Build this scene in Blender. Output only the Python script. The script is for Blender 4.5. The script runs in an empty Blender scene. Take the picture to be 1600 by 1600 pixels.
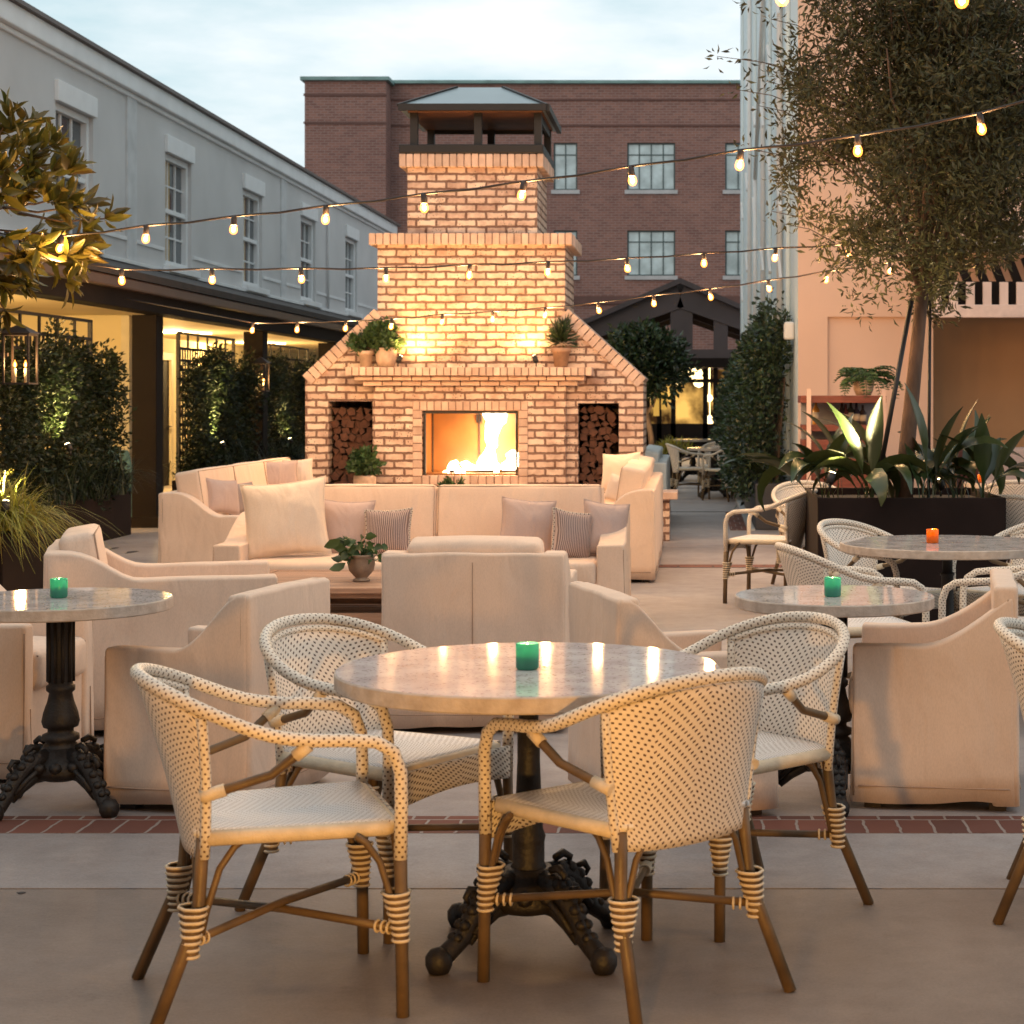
import bpy, bmesh, math, random
import numpy as np
from mathutils import Vector, Matrix, noise
R = math.radians
PI = math.pi
random.seed(7); np.random.seed(7)
scene = bpy.context.scene
COL = scene.collection

# ------------------------------------------------------------------ camera
CAMZ = 1.45; F = 2900.0; CX = 1087.0; CY = 625.0
cam_d = bpy.data.cameras.new("camera"); cam = bpy.data.objects.new("camera", cam_d); COL.objects.link(cam)
cam.location = (0, 0, CAMZ); cam.rotation_euler = (R(90), 0, 0)
cam_d.sensor_width = 36; cam_d.lens = F/1600*36
cam_d.shift_x = -(CX-800)/1600; cam_d.shift_y = -(800-CY)/1600
cam_d.clip_start = .05; cam_d.clip_end = 800
cam_d.dof.use_dof = True; cam_d.dof.focus_distance = 7.5; cam_d.dof.aperture_fstop = 9.0
scene.camera = cam

# ------------------------------------------------------------------ sky, sun, exposure
SUN_EL, SUN_AZ = 14.0, 200.0
world = bpy.data.worlds.new("World"); scene.world = world; world.use_nodes = True
nt = world.node_tree; N = nt.nodes; L = nt.links
bg = N["Background"]; bg.inputs[1].default_value = 0.10
sky = N.new("ShaderNodeTexSky"); sky.sky_type = 'NISHITA'; sky.sun_disc = False
sky.sun_elevation = R(SUN_EL); sky.sun_rotation = R(SUN_AZ)
tc = N.new("ShaderNodeTexCoord"); mp = N.new("ShaderNodeMapping"); mp.inputs['Scale'].default_value = (1.2, 1.2, 4.2)
n1 = N.new("ShaderNodeTexNoise"); n1.inputs['Scale'].default_value = 3.4; n1.inputs['Detail'].default_value = 7; n1.inputs['Roughness'].default_value = .55
r1 = N.new("ShaderNodeValToRGB")
r1.color_ramp.elements[0].position = .36; r1.color_ramp.elements[0].color = (4.1, 5.7, 6.2, 1)
r1.color_ramp.elements[1].position = .64; r1.color_ramp.elements[1].color = (8.4, 8.5, 8.6, 1)
mx = N.new("ShaderNodeMixRGB"); mx.inputs[0].default_value = .93
L.new(tc.outputs['Generated'], mp.inputs[0]); L.new(mp.outputs[0], n1.inputs[0]); L.new(n1.outputs[0], r1.inputs[0])
L.new(sky.outputs[0], mx.inputs[1]); L.new(r1.outputs[0], mx.inputs[2]); L.new(mx.outputs[0], bg.inputs[0])
sd = bpy.data.lights.new("sun", 'SUN'); sd.energy = .30; sd.angle = R(25); sd.color = (1, .66, .42)
sun = bpy.data.objects.new("sun", sd); COL.objects.link(sun)
sun.rotation_euler = (R(90-SUN_EL), 0, R(-20))
scene.view_settings.view_transform = 'Standard'; scene.view_settings.look = 'None'
scene.view_settings.gamma = 1; scene.view_settings.exposure = 0.45
try:
    scene.cycles.use_denoising = True; scene.cycles.max_bounces = 6; scene.cycles.diffuse_bounces = 3
    scene.cycles.glossy_bounces = 3; scene.cycles.transmission_bounces = 4; scene.cycles.transparent_max_bounces = 12
    scene.cycles.sample_clamp_indirect = 4.0; scene.cycles.caustics_reflective = False; scene.cycles.caustics_refractive = False
except Exception: pass

def W(px, py, D): return Vector(((px-CX)/F*D, D, CAMZ-(py-CY)/F*D))
def WX(px, D): return (px-CX)/F*D
def WZ(py, D): return CAMZ-(py-CY)/F*D

# ------------------------------------------------------------------ mesh builder
class MB:
    def __init__(s): s.v = []; s.f = []; s.uv = []; s.sm = []; s.mi = []; s.cur = 0
    def add(s, vs, fs, smooth=False, uvs=None):
        o = len(s.v); s.v += [tuple(p) for p in vs]
        for i, f in enumerate(fs):
            s.f.append(tuple(o+k for k in f)); s.uv.append(uvs[i] if uvs else None); s.sm.append(smooth); s.mi.append(s.cur)
        return s
    def box(s, x0, x1, y0, y1, z0, z1, M=None):
        vs = [Vector(p) for p in ((x0,y0,z0),(x1,y0,z0),(x1,y1,z0),(x0,y1,z0),(x0,y0,z1),(x1,y0,z1),(x1,y1,z1),(x0,y1,z1))]
        if M is not None: vs = [M @ p for p in vs]
        return s.add(vs, [(0,3,2,1),(4,5,6,7),(0,1,5,4),(1,2,6,5),(2,3,7,6),(3,0,4,7)])
    def bar(s, a, b, w, h=None, up=(0,0,1)):
        a = Vector(a); b = Vector(b); h = h or w; d = (b-a); ln = d.length; d.normalize(); u = Vector(up)
        if abs(d.dot(u)) > .98: u = Vector((0,1,0))
        sx = d.cross(u).normalized(); u = sx.cross(d)
        vs = []
        for t in (a, b):
            for i, j in ((-1,-1),(1,-1),(1,1),(-1,1)): vs.append(t+sx*(i*w/2)+u*(j*h/2))
        return s.add(vs, [(0,3,2,1),(4,5,6,7),(0,1,5,4),(1,2,6,5),(2,3,7,6),(3,0,4,7)])
    def tube(s, pts, r, seg=8, closed=False, smooth=True):
        pts = [Vector(p) for p in pts]; n = len(pts); rs = r if isinstance(r, (list, tuple)) else [r]*n
        vs = []; up = None; vl = [0]
        for i, p in enumerate(pts):
            if closed: t = pts[(i+1) % n]-pts[i-1]
            else: t = pts[min(i+1, n-1)]-pts[max(i-1, 0)]
            if t.length < 1e-9: t = Vector((0,0,1))
            t.normalize()
            if up is None:
                up = Vector((0,0,1)) if abs(t.z) < .9 else Vector((1,0,0))
            a = t.cross(up)
            if a.length < 1e-4: a = t.cross(Vector((0,1,.1)))
            a.normalize(); b = a.cross(t); up = b
            for k in range(seg):
                an = 2*PI*k/seg; vs.append(p+a*(math.cos(an)*rs[i])+b*(math.sin(an)*rs[i]))
            if i: vl.append(vl[-1]+(pts[i]-pts[i-1]).length)
        fs = []; uvs = []; m = n if closed else n-1
        for i in range(m):
            j = (i+1) % n; v1 = vl[i]; v2 = vl[i]+(pts[j]-pts[i]).length; c = 2*PI*rs[i]/seg
            for k in range(seg):
                l = (k+1) % seg
                fs.append((i*seg+k, j*seg+k, j*seg+l, i*seg+l)); uvs.append(((k*c, v1), (k*c, v2), ((k+1)*c, v2), ((k+1)*c, v1)))
        s.add(vs, fs, smooth, uvs)
        if not closed:
            o = len(s.v)-len(vs)
            for base, rev in ((0, True), ((n-1)*seg, False)):
                idx = [o+base+k for k in range(seg)]
                s.f.append(tuple(idx[::-1] if not rev else idx)); s.uv.append(None); s.sm.append(False); s.mi.append(s.cur)
        return s
    def lathe(s, prof, c=(0,0,0), seg=24, smooth=True, M=None):
        vs = []; n = len(prof)
        for r, z in prof:
            for k in range(seg):
                a = 2*PI*k/seg; p = Vector((c[0]+r*math.cos(a), c[1]+r*math.sin(a), c[2]+z)); vs.append(M @ p if M else p)
        fs = []; uvs = []; l = 0
        for i in range(n-1):
            dl = math.hypot(prof[i+1][0]-prof[i][0], prof[i+1][1]-prof[i][1])
            rr = max(prof[i][0], prof[i+1][0]); q = 2*PI*rr/seg
            for k in range(seg):
                m = (k+1) % seg
                fs.append((i*seg+k, i*seg+m, (i+1)*seg+m, (i+1)*seg+k)); uvs.append(((k*q,l),((k+1)*q,l),((k+1)*q,l+dl),(k*q,l+dl)))
            l += dl
        s.add(vs, fs, smooth, uvs)
        o = len(s.v)-len(vs)
        for base, rev in ((0, True), ((n-1)*seg, False)):
            if prof[0 if rev else -1][0] > 1e-4:
                idx = [o+base+k for k in range(seg)]
                s.f.append(tuple(idx[::-1] if rev else idx)); s.uv.append(None); s.sm.append(False); s.mi.append(s.cur)
        return s
    def prism(s, poly, axis, a, b, smooth=False):
        n = len(poly)
        mk = {'y': lambda p, t: (p[0], t, p[1]), 'x': lambda p, t: (t, p[0], p[1]), 'z': lambda p, t: (p[0], p[1], t)}[axis]
        vs = [mk(p, a) for p in poly]+[mk(p, b) for p in poly]
        s.add(vs, [tuple(range(n)), tuple(range(2*n-1, n-1, -1))])
        o = len(s.v)-2*n
        for i in range(n):
            j = (i+1) % n; s.f.append((o+i, o+n+i, o+n+j, o+j)); s.uv.append(None); s.sm.append(smooth); s.mi.append(s.cur)
        return s
    def grid(s, fn, nu, nv, smooth=True, uvfn=None):
        vs = [fn(i/nu, j/nv) for j in range(nv+1) for i in range(nu+1)]
        fs = []; uvs = []
        for j in range(nv):
            for i in range(nu):
                a = j*(nu+1)+i; fs.append((a, a+1, a+nu+2, a+nu+1))
                if uvfn: uvs.append((uvfn(i/nu, j/nv), uvfn((i+1)/nu, j/nv), uvfn((i+1)/nu, (j+1)/nv), uvfn(i/nu, (j+1)/nv)))
        return s.add(vs, fs, smooth, uvs or None)
    def rbox(s, x0, x1, y0, y1, z0, z1, r=.03, amp=0.0, fr=3.0, n=7, M=None, crown=0.0, seed=0):
        h = Vector(((x1-x0)/2, (y1-y0)/2, (z1-z0)/2)); c = Vector(((x0+x1)/2, (y0+y1)/2, (z0+z1)/2)); r = min(r, h.x, h.y, h.z)
        def st(hh):
            inner = hh-r; a = [-hh, -hh+r*.12, -hh+r*.4, -hh+r*.75]
            k = max(2, n)
            mid = [(-inner)+2*inner*i/k for i in range(k+1)]
            return a+mid+[-q for q in a[::-1]]
        ax = [st(h.x), st(h.y), st(h.z)]
        for d in range(3):
            u, v = [(1,2),(2,0),(0,1)][d]
            for sg in (-1, 1):
                A = ax[u]; B = ax[v]; vs = []
                for b in B:
                    for a in A:
                        p = [0,0,0]; p[d] = sg*h[d]; p[u] = a; p[v] = b; p = Vector(p)
                        q = Vector([max(-(h[i]-r), min(h[i]-r, p[i])) for i in range(3)])
                        w = p-q
                        if w.length > 1e-9: p = q+w.normalized()*r
                        if crown:
                            fx = (1-(p[0]/h[0])**2)*(1-(p[1]/h[1])**2); fy = (1-(p[0]/h[0])**2)*(1-(p[2]/h[2])**2); fz = (1-(p[1]/h[1])**2)*(1-(p[2]/h[2])**2)
                            p = Vector((p.x*(1+crown*fz/h[0]), p.y*(1+crown*fy/h[1]), p.z*(1+crown*fx/h[2])))
                        p = p+c
                        if amp:
                            nn = noise.noise_vector(p*fr+Vector((seed*3.1, 0, 0))); p = p+nn*amp
                        vs.append(M @ p if M is not None else p)
                nu = len(A); fs = []
                for j in range(len(B)-1):
                    for i in range(nu-1):
                        a0 = j*nu+i; f = (a0, a0+1, a0+nu+1, a0+nu); fs.append(f if sg > 0 else f[::-1])
                s.add(vs, fs, True)
        return s
    def build(s, name, mat, parent=None, world=False, bevel=0, merge=False, solid=0, label=None):
        me = bpy.data.meshes.new(name)
        V = s.v
        if parent is not None and world:
            l = parent.location; V = [(p[0]-l.x, p[1]-l.y, p[2]-l.z) for p in V]
        me.from_pydata(V, [], s.f)
        if s.f:
            uvl = me.uv_layers.new(name="UVMap"); data = np.zeros(len(me.loops)*2, dtype=np.float32)
            k = 0
            for fi, p in enumerate(me.polygons):
                u = s.uv[fi]
                if u is not None:
                    for q in u: data[k] = q[0]; data[k+1] = q[1]; k += 2
                else:
                    n = p.normal; ax, ay, az = abs(n.x), abs(n.y), abs(n.z)
                    for vi in p.vertices:
                        c = s.v[vi]
                        if az > ax and az > ay: a, b = c[0], c[1]
                        elif ay >= ax: a, b = c[0], c[2]
                        else: a, b = c[1], c[2]
                        data[k] = a; data[k+1] = b; k += 2
            uvl.data.foreach_set("uv", data)
            me.polygons.foreach_set("use_smooth", s.sm)
            me.polygons.foreach_set("material_index", s.mi)
        for m in (mat if isinstance(mat, (list, tuple)) else [mat]): me.materials.append(m)
        if merge:
            bm = bmesh.new(); bm.from_mesh(me); bmesh.ops.remove_doubles(bm, verts=bm.verts, dist=1e-5); bm.to_mesh(me); bm.free()
        me.update()
        o = bpy.data.objects.new(name, me); COL.objects.link(o)
        if parent is not None: o.parent = parent
        if solid:
            m = o.modifiers.new("solid", 'SOLIDIFY'); m.thickness = solid; m.offset = 0
        if bevel:
            m = o.modifiers.new("bevel", 'BEVEL'); m.width = bevel; m.segments = 2; m.limit_method = 'ANGLE'; m.angle_limit = R(40)
        if label: o["label"] = label
        return o

def tag(o, label=None, cat=None, group=None, kind=None):
    if label: o["label"] = label
    if cat: o["category"] = cat
    if group: o["group"] = group
    if kind: o["kind"] = kind
    return o
def thing(name, label, cat, loc=(0,0,0), rz=0, group=None):
    o = bpy.data.objects.new(name, None); COL.objects.link(o); o.empty_display_size = .2
    o.location = loc; o.rotation_euler = (0, 0, rz); return tag(o, label, cat, group)
def copy_tree(o, parent=None):
    c = o.copy(); COL.objects.link(c)
    if parent is not None: c.parent = parent
    for ch in list(o.children):
        copy_tree(ch, c)
    return c
def dup(o, loc, rz, label, group=None, name=None):
    c = copy_tree(o); c.location = loc; c.rotation_euler = (0, 0, rz); c["label"] = label
    if group: c["group"] = group
    return c
def lamp(name, loc, W_, color, radius=.03, kind='POINT', parent=None, target=None, spot=60, blend=.6):
    d = bpy.data.lights.new(name, kind); d.energy = W_; d.color = color
    if kind != 'SUN': d.shadow_soft_size = radius
    if kind == 'SPOT': d.spot_size = R(spot); d.spot_blend = blend
    o = bpy.data.objects.new(name, d); COL.objects.link(o)
    loc = Vector(loc)
    if target is not None: o.rotation_euler = (Vector(target)-loc).to_track_quat('-Z', 'Y').to_euler()
    if parent is not None:
        o.parent = parent; loc = loc-parent.location
    o.location = loc; return o

# ------------------------------------------------------------------ materials
def nmat(name):
    m = bpy.data.materials.new(name); m.use_nodes = True; t = m.node_tree
    return m, t, t.nodes, t.links, t.nodes["Principled BSDF"]
def mat(name, col, rough=.6, var=.12, vs=3.0, bump=0, bs=40, metal=0, spec=.5, coord='Object', detail=5, col2=None, isl=0, aniso=None, bd=.01):
    m, t, n, l, p = nmat(name)
    p.inputs['Roughness'].default_value = rough; p.inputs['Metallic'].default_value = metal
    p.inputs['Specular IOR Level'].default_value = spec
    tcn = n.new("ShaderNodeTexCoord"); src = tcn.outputs[coord]
    if aniso:
        mpn = n.new("ShaderNodeMapping"); mpn.inputs['Scale'].default_value = aniso; l.new(src, mpn.inputs[0]); src = mpn.outputs[0]
    nz = n.new("ShaderNodeTexNoise"); nz.inputs['Scale'].default_value = vs; nz.inputs['Detail'].default_value = detail; l.new(src, nz.inputs[0])
    cr = n.new("ShaderNodeValToRGB"); cr.color_ramp.elements[0].position = .3; cr.color_ramp.elements[1].position = .7
    c2 = col2 or tuple(min(1, c*(1+var)) for c in col); c1 = col if col2 else tuple(c*(1-var) for c in col)
    cr.color_ramp.elements[0].color = (*c1, 1); cr.color_ramp.elements[1].color = (*c2, 1)
    l.new(nz.outputs[0], cr.inputs[0]); out = cr.outputs[0]
    if isl:
        g = n.new("ShaderNodeNewGeometry"); hs = n.new("ShaderNodeHueSaturation")
        mr = n.new("ShaderNodeMapRange"); mr.inputs[3].default_value = 1-isl; mr.inputs[4].default_value = 1+isl
        l.new(g.outputs['Random Per Island'], mr.inputs[0]); l.new(mr.outputs[0], hs.inputs['Value']); l.new(out, hs.inputs['Color']); out = hs.outputs[0]
    l.new(out, p.inputs['Base Color'])
    if bump:
        b = n.new("ShaderNodeTexNoise"); b.inputs['Scale'].default_value = bs; b.inputs['Detail'].default_value = 4; l.new(src, b.inputs[0])
        bn = n.new("ShaderNodeBump"); bn.inputs['Strength'].default_value = bump; bn.inputs['Distance'].default_value = bd
        l.new(b.outputs[0], bn.inputs['Height']); l.new(bn.outputs[0], p.inputs['Normal'])
    return m
def fabric(name, col, weave=260, wr=.42, stripes=0):
    m, t, n, l, p = nmat(name); p.inputs['Roughness'].default_value = .92; p.inputs['Specular IOR Level'].default_value = .15
    p.inputs['Sheen Weight'].default_value = .12; p.inputs['Sheen Roughness'].default_value = .5
    tcn = n.new("ShaderNodeTexCoord"); src = tcn.outputs['Object']
    nz = n.new("ShaderNodeTexNoise"); nz.inputs['Scale'].default_value = 2.2; nz.inputs['Detail'].default_value = 6; l.new(src, nz.inputs[0])
    cr = n.new("ShaderNodeValToRGB"); cr.color_ramp.elements[0].position = .3; cr.color_ramp.elements[1].position = .72
    cr.color_ramp.elements[0].color = (*[c*.9 for c in col], 1); cr.color_ramp.elements[1].color = (*[c*1.04 for c in col], 1)
    l.new(nz.outputs[0], cr.inputs[0])
    f = n.new("ShaderNodeTexNoise"); f.inputs['Scale'].default_value = weave; f.inputs['Detail'].default_value = 2
    mpn = n.new("ShaderNodeMapping"); mpn.inputs['Scale'].default_value = (1, 1, .35); l.new(src, mpn.inputs[0]); l.new(mpn.outputs[0], f.inputs[0])
    mul = n.new("ShaderNodeMixRGB"); mul.blend_type = 'MULTIPLY'; mul.inputs[0].default_value = .35
    fr = n.new("ShaderNodeValToRGB"); fr.color_ramp.elements[0].position = .35; fr.color_ramp.elements[0].color = (.8,.79,.78,1); fr.color_ramp.elements[1].position = .6
    l.new(f.outputs[0], fr.inputs[0]); l.new(cr.outputs[0], mul.inputs[1]); l.new(fr.outputs[0], mul.inputs[2]); out = mul.outputs[0]
    if stripes:
        wv = n.new("ShaderNodeTexWave"); wv.inputs['Scale'].default_value = stripes; wv.inputs['Distortion'].default_value = 2.0; wv.inputs['Detail'].default_value = 0
        wv.inputs['Detail Scale'].default_value = .5
        l.new(tcn.outputs['UV'], wv.inputs[0]); wr2 = n.new("ShaderNodeValToRGB"); wr2.color_ramp.elements[0].position = .3; wr2.color_ramp.elements[1].position = .6
        wr2.color_ramp.elements[0].color = (.2,.15,.15,1); wr2.color_ramp.elements[1].color = (1,1,1,1)
        l.new(wv.outputs[0], wr2.inputs[0]); m2 = n.new("ShaderNodeMixRGB"); m2.blend_type = 'MULTIPLY'; m2.inputs[0].default_value = .8
        l.new(out, m2.inputs[1]); l.new(wr2.outputs[0], m2.inputs[2]); out = m2.outputs[0]
    l.new(out, p.inputs['Base Color'])
    w1 = n.new("ShaderNodeTexNoise"); w1.inputs['Scale'].default_value = 2.4; w1.inputs['Detail'].default_value = 2.5; w1.inputs['Distortion'].default_value = .7; mw = n.new('ShaderNodeMapping'); mw.inputs['Scale'].default_value = (2.6,2.6,1.0); mw.inputs['Rotation'].default_value = (.35,.3,0); l.new(src, mw.inputs[0]); l.new(mw.outputs[0], w1.inputs[0])
    b1 = n.new("ShaderNodeBump"); b1.inputs['Strength'].default_value = wr; b1.inputs['Distance'].default_value = .05; l.new(w1.outputs[0], b1.inputs['Height'])
    b2 = n.new("ShaderNodeBump"); b2.inputs['Strength'].default_value = .12; b2.inputs['Distance'].default_value = .002
    l.new(f.outputs[0], b2.inputs['Height']); l.new(b1.outputs[0], b2.inputs['Normal']); l.new(b2.outputs[0], p.inputs['Normal'])
    return m
def brickmat(name, c1, c2, mortar, bw=.213, bh=.0805, ms=.009, spots=True, warp=.012, bump=.6, c3=None):
    m, t, n, l, p = nmat(name); p.inputs['Roughness'].default_value = .88; p.inputs['Specular IOR Level'].default_value = .25
    tcn = n.new("ShaderNodeTexCoord"); src = tcn.outputs['UV']
    wz = n.new("ShaderNodeTexNoise"); wz.inputs['Scale'].default_value = 14; wz.inputs['Detail'].default_value = 3; l.new(src, wz.inputs[0])
    ws = n.new("ShaderNodeVectorMath"); ws.operation = 'SUBTRACT'; ws.inputs[1].default_value = (.5,.5,.5); l.new(wz.outputs['Color'], ws.inputs[0])
    wm = n.new("ShaderNodeVectorMath"); wm.operation = 'SCALE'; wm.inputs['Scale'].default_value = warp; l.new(ws.outputs[0], wm.inputs[0])
    wa = n.new("ShaderNodeVectorMath"); wa.operation = 'ADD'; l.new(src, wa.inputs[0]); l.new(wm.outputs[0], wa.inputs[1])
    b = n.new("ShaderNodeTexBrick"); b.inputs['Scale'].default_value = 1; b.inputs['Brick Width'].default_value = bw; b.inputs['Row Height'].default_value = bh
    b.inputs['Mortar Size'].default_value = ms; b.inputs['Mortar Smooth'].default_value = .35; b.inputs['Bias'].default_value = 0
    b.inputs['Color1'].default_value = (*c1, 1); b.inputs['Color2'].default_value = (*c2, 1); b.inputs['Mortar'].default_value = (*mortar, 1)
    l.new(wa.outputs[0], b.inputs[0]); out = b.outputs['Color']
    big = n.new("ShaderNodeTexNoise"); big.inputs['Scale'].default_value = 5 if spots else .6; big.inputs['Detail'].default_value = 6; big.inputs['Roughness'].default_value = .65; l.new(src, big.inputs[0])
    br = n.new("ShaderNodeValToRGB"); br.color_ramp.elements[0].position = .34; br.color_ramp.elements[0].color = (*(c3 or (.55,.45,.42)), 1); br.color_ramp.elements[1].position = .56; br.color_ramp.elements[1].color = (1,1,1,1)
    l.new(big.outputs[0], br.inputs[0]); mu = n.new("ShaderNodeMixRGB"); mu.blend_type = 'MULTIPLY'; mu.inputs[0].default_value = .8 if spots else .45
    l.new(out, mu.inputs[1]); l.new(br.outputs[0], mu.inputs[2]); out = mu.outputs[0]
    if spots:
        sp = n.new("ShaderNodeTexVoronoi"); sp.inputs['Scale'].default_value = 42; l.new(src, sp.inputs[0])
        sn = n.new("ShaderNodeTexNoise"); sn.inputs['Scale'].default_value = 3.3; l.new(src, sn.inputs[0])
        lt = n.new("ShaderNodeMath"); lt.operation = 'LESS_THAN'; lt.inputs[1].default_value = .22; l.new(sp.outputs['Distance'], lt.inputs[0])
        gt = n.new("ShaderNodeMath"); gt.operation = 'GREATER_THAN'; gt.inputs[1].default_value = .53; l.new(sn.outputs[0], gt.inputs[0])
        mm = n.new("ShaderNodeMath"); mm.operation = 'MULTIPLY'; l.new(lt.outputs[0], mm.inputs[0]); l.new(gt.outputs[0], mm.inputs[1])
        m3 = n.new("ShaderNodeMixRGB"); m3.inputs[2].default_value = (.07,.045,.04,1); l.new(mm.outputs[0], m3.inputs[0]); l.new(out, m3.inputs[1]); out = m3.outputs[0]
    l.new(out, p.inputs['Base Color'])
    inv = n.new("ShaderNodeMath"); inv.operation = 'SUBTRACT'; inv.inputs[0].default_value = 1; l.new(b.outputs['Fac'], inv.inputs[1])
    ad = n.new("ShaderNodeMath"); ad.operation = 'MULTIPLY_ADD'; ad.inputs[1].default_value = .5; l.new(big.outputs[0], ad.inputs[0]); l.new(inv.outputs[0], ad.inputs[2])
    bn = n.new("ShaderNodeBump"); bn.inputs['Strength'].default_value = bump; bn.inputs['Distance'].default_value = .012
    l.new(ad.outputs[0], bn.inputs['Height']); l.new(bn.outputs[0], p.inputs['Normal'])
    return m
def weavemat(name, cream, dark, pu=.016, pv=.0105, wu=.27, wv=.25, zig=True):
    m, t, n, l, p = nmat(name); p.inputs['Roughness'].default_value = .5; p.inputs['Specular IOR Level'].default_value = .35
    tcn = n.new("ShaderNodeTexCoord"); sx = n.new("ShaderNodeSeparateXYZ"); l.new(tcn.outputs['UV'], sx.inputs[0])
    def M(op, a, b=None, c=None):
        q = n.new("ShaderNodeMath"); q.operation = op
        for i, x in enumerate((a, b, c)):
            if x is None: continue
            if isinstance(x, (int, float)): q.inputs[i].default_value = x
            else: l.new(x, q.inputs[i])
        return q.outputs[0]
    u = sx.outputs[0]; v = sx.outputs[1]
    if zig:
        pp = M('PINGPONG', M('ADD', u, .5), .13); v = M('MULTIPLY_ADD', pp, .5, v)
    U = M('DIVIDE', u, pu); V = M('DIVIDE', M('ADD', v, 5.0), pv)
    fl = M('FLOOR', V); U2 = M('MULTIPLY_ADD', M('MODULO', fl, 2), .5, U)
    du = M('ABSOLUTE', M('SUBTRACT', M('FRACT', M('ADD', U2, 100)), .5)); dv = M('ABSOLUTE', M('SUBTRACT', M('FRACT', V), .5))
    k = M('MULTIPLY', M('LESS_THAN', du, wu), M('LESS_THAN', dv, wv))
    nz = n.new("ShaderNodeTexNoise"); nz.inputs['Scale'].default_value = 5; nz.inputs['Detail'].default_value = 4; l.new(tcn.outputs['Object'], nz.inputs[0])
    cr = n.new("ShaderNodeValToRGB"); cr.color_ramp.elements[0].position = .3; cr.color_ramp.elements[1].position = .7
    cr.color_ramp.elements[0].color = (*[c*.88 for c in cream], 1); cr.color_ramp.elements[1].color = (*cream, 1); l.new(nz.outputs[0], cr.inputs[0])
    mxn = n.new("ShaderNodeMixRGB"); mxn.inputs[2].default_value = (*dark, 1); l.new(k, mxn.inputs[0]); l.new(cr.outputs[0], mxn.inputs[1]); l.new(mxn.outputs[0], p.inputs['Base Color'])
    h = M('SUBTRACT', 1.0, M('MAXIMUM', M('MULTIPLY', du, 1.2), M('MULTIPLY', dv, 1.2)))
    bn = n.new("ShaderNodeBump"); bn.inputs['Strength'].default_value = .5; bn.inputs['Distance'].default_value = .003; l.new(M('MULTIPLY', k, -1.0), bn.inputs['Height']); l.new(bn.outputs[0], p.inputs['Normal'])
    return m
def emis(name, col, s, transp=0, sampling='AUTO'):
    m, t, n, l, p = nmat(name); n.remove(p); e = n.new("ShaderNodeEmission"); e.inputs[0].default_value = (*col, 1); e.inputs[1].default_value = s
    o = n["Material Output"]; out = e.outputs[0]
    if transp:
        tr = n.new("ShaderNodeBsdfTransparent"); a = n.new("ShaderNodeAddShader"); l.new(e.outputs[0], a.inputs[0]); l.new(tr.outputs[0], a.inputs[1]); out = a.outputs[0]
    l.new(out, o.inputs[0])
    m.cycles.emission_sampling = sampling
    return m
def leafmat(name, col, var=.35, rough=.45, trans=.25, hue=0.03, spec=.4):
    m, t, n, l, p = nmat(name); p.inputs['Roughness'].default_value = rough; p.inputs['Specular IOR Level'].default_value = spec
    g = n.new("ShaderNodeNewGeometry"); hs = n.new("ShaderNodeHueSaturation"); hs.inputs['Color'].default_value = (*col, 1)
    a = n.new("ShaderNodeMapRange"); a.inputs[3].default_value = 1-var; a.inputs[4].default_value = 1+var; l.new(g.outputs['Random Per Island'], a.inputs[0]); l.new(a.outputs[0], hs.inputs['Value'])
    wn = n.new("ShaderNodeTexWhiteNoise"); wn.noise_dimensions = '1D'; l.new(g.outputs['Random Per Island'], wn.inputs['W'])
    b = n.new("ShaderNodeMapRange"); b.inputs[3].default_value = .5-hue; b.inputs[4].default_value = .5+hue; l.new(wn.outputs[0], b.inputs[0]); l.new(b.outputs[0], hs.inputs['Hue'])
    l.new(hs.outputs[0], p.inputs['Base Color'])
    tr = n.new("ShaderNodeBsdfTranslucent"); l.new(hs.outputs[0], tr.inputs[0]); mxs = n.new("ShaderNodeMixShader"); mxs.inputs[0].default_value = trans
    l.new(p.outputs[0], mxs.inputs[1]); l.new(tr.outputs[0], mxs.inputs[2]); l.new(mxs.outputs[0], n["Material Output"].inputs[0])
    return m

LINEN = fabric('linen', (.79,.595,.465))
SEAM = mat('linen_seam', (.42,.28,.20), .9)
LINEN2 = fabric('linen_soft', (.74,.60,.50), wr=.5)
MAUVE = fabric('taupe_linen', (.52,.39,.35), wr=.5)
CREAM = fabric('cream_canvas', (.84,.67,.53), wr=.6)
STRIPE = fabric('striped_linen', (.48,.37,.34), wr=.4, stripes=24)
LINEN_SKY = fabric('linen_skylit', (.52,.58,.60))  # same cream linen, with cool sky light put into its colour
BLUEF = fabric('blue_canvas', (.10,.20,.24))
WEAVE = weavemat('rattan_weave', (.86,.76,.66), (.085,.04,.02), pu=.0185, pv=.0138, wu=.20, wv=.20)
WEAVES = weavemat('rattan_seat_weave', (.86,.82,.79), (.36,.29,.24), pu=.019, pv=.0095, wu=.26, wv=.17)
WEAVE2 = weavemat('rattan_weave_wide', (.76,.68,.58), (.10,.055,.03), pu=.022, pv=.010, wu=.22, wv=.26)
WRAP = weavemat('rattan_wrap', (.82,.73,.62), (.12,.065,.035), pu=.0165, pv=.0115, wu=.17, wv=.21, zig=False)
CANE = mat('cream_cane', (.72,.60,.44), .5, .1, 30, .3, 200)
BAMBOO = mat('brown_bamboo', (.13,.080,.036), .5, .35, 9, .15, 60)
DARKFT = mat('dark_wood', (.03,.02,.017), .6)
IRON = mat('cast_iron', (.014,.011,.010), .55, .3, 30, .3, 90, spec=.5)
BLACKM = mat('black_metal', (.022,.018,.017), .5, .2, 6, .1, 40)
PLANTM = mat('planter_metal', (.016,.009,.0075), .75, .25, 3, .1, 60, spec=.15)
FLAMEC = emis('flame', (1,.62,.22), 14)
FLAMEI = emis('flame_core', (1,.86,.6), 22)
BULB = emis('bulb_glow', (1,.28,.035), 2.0, transp=1, sampling='NONE')
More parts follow.
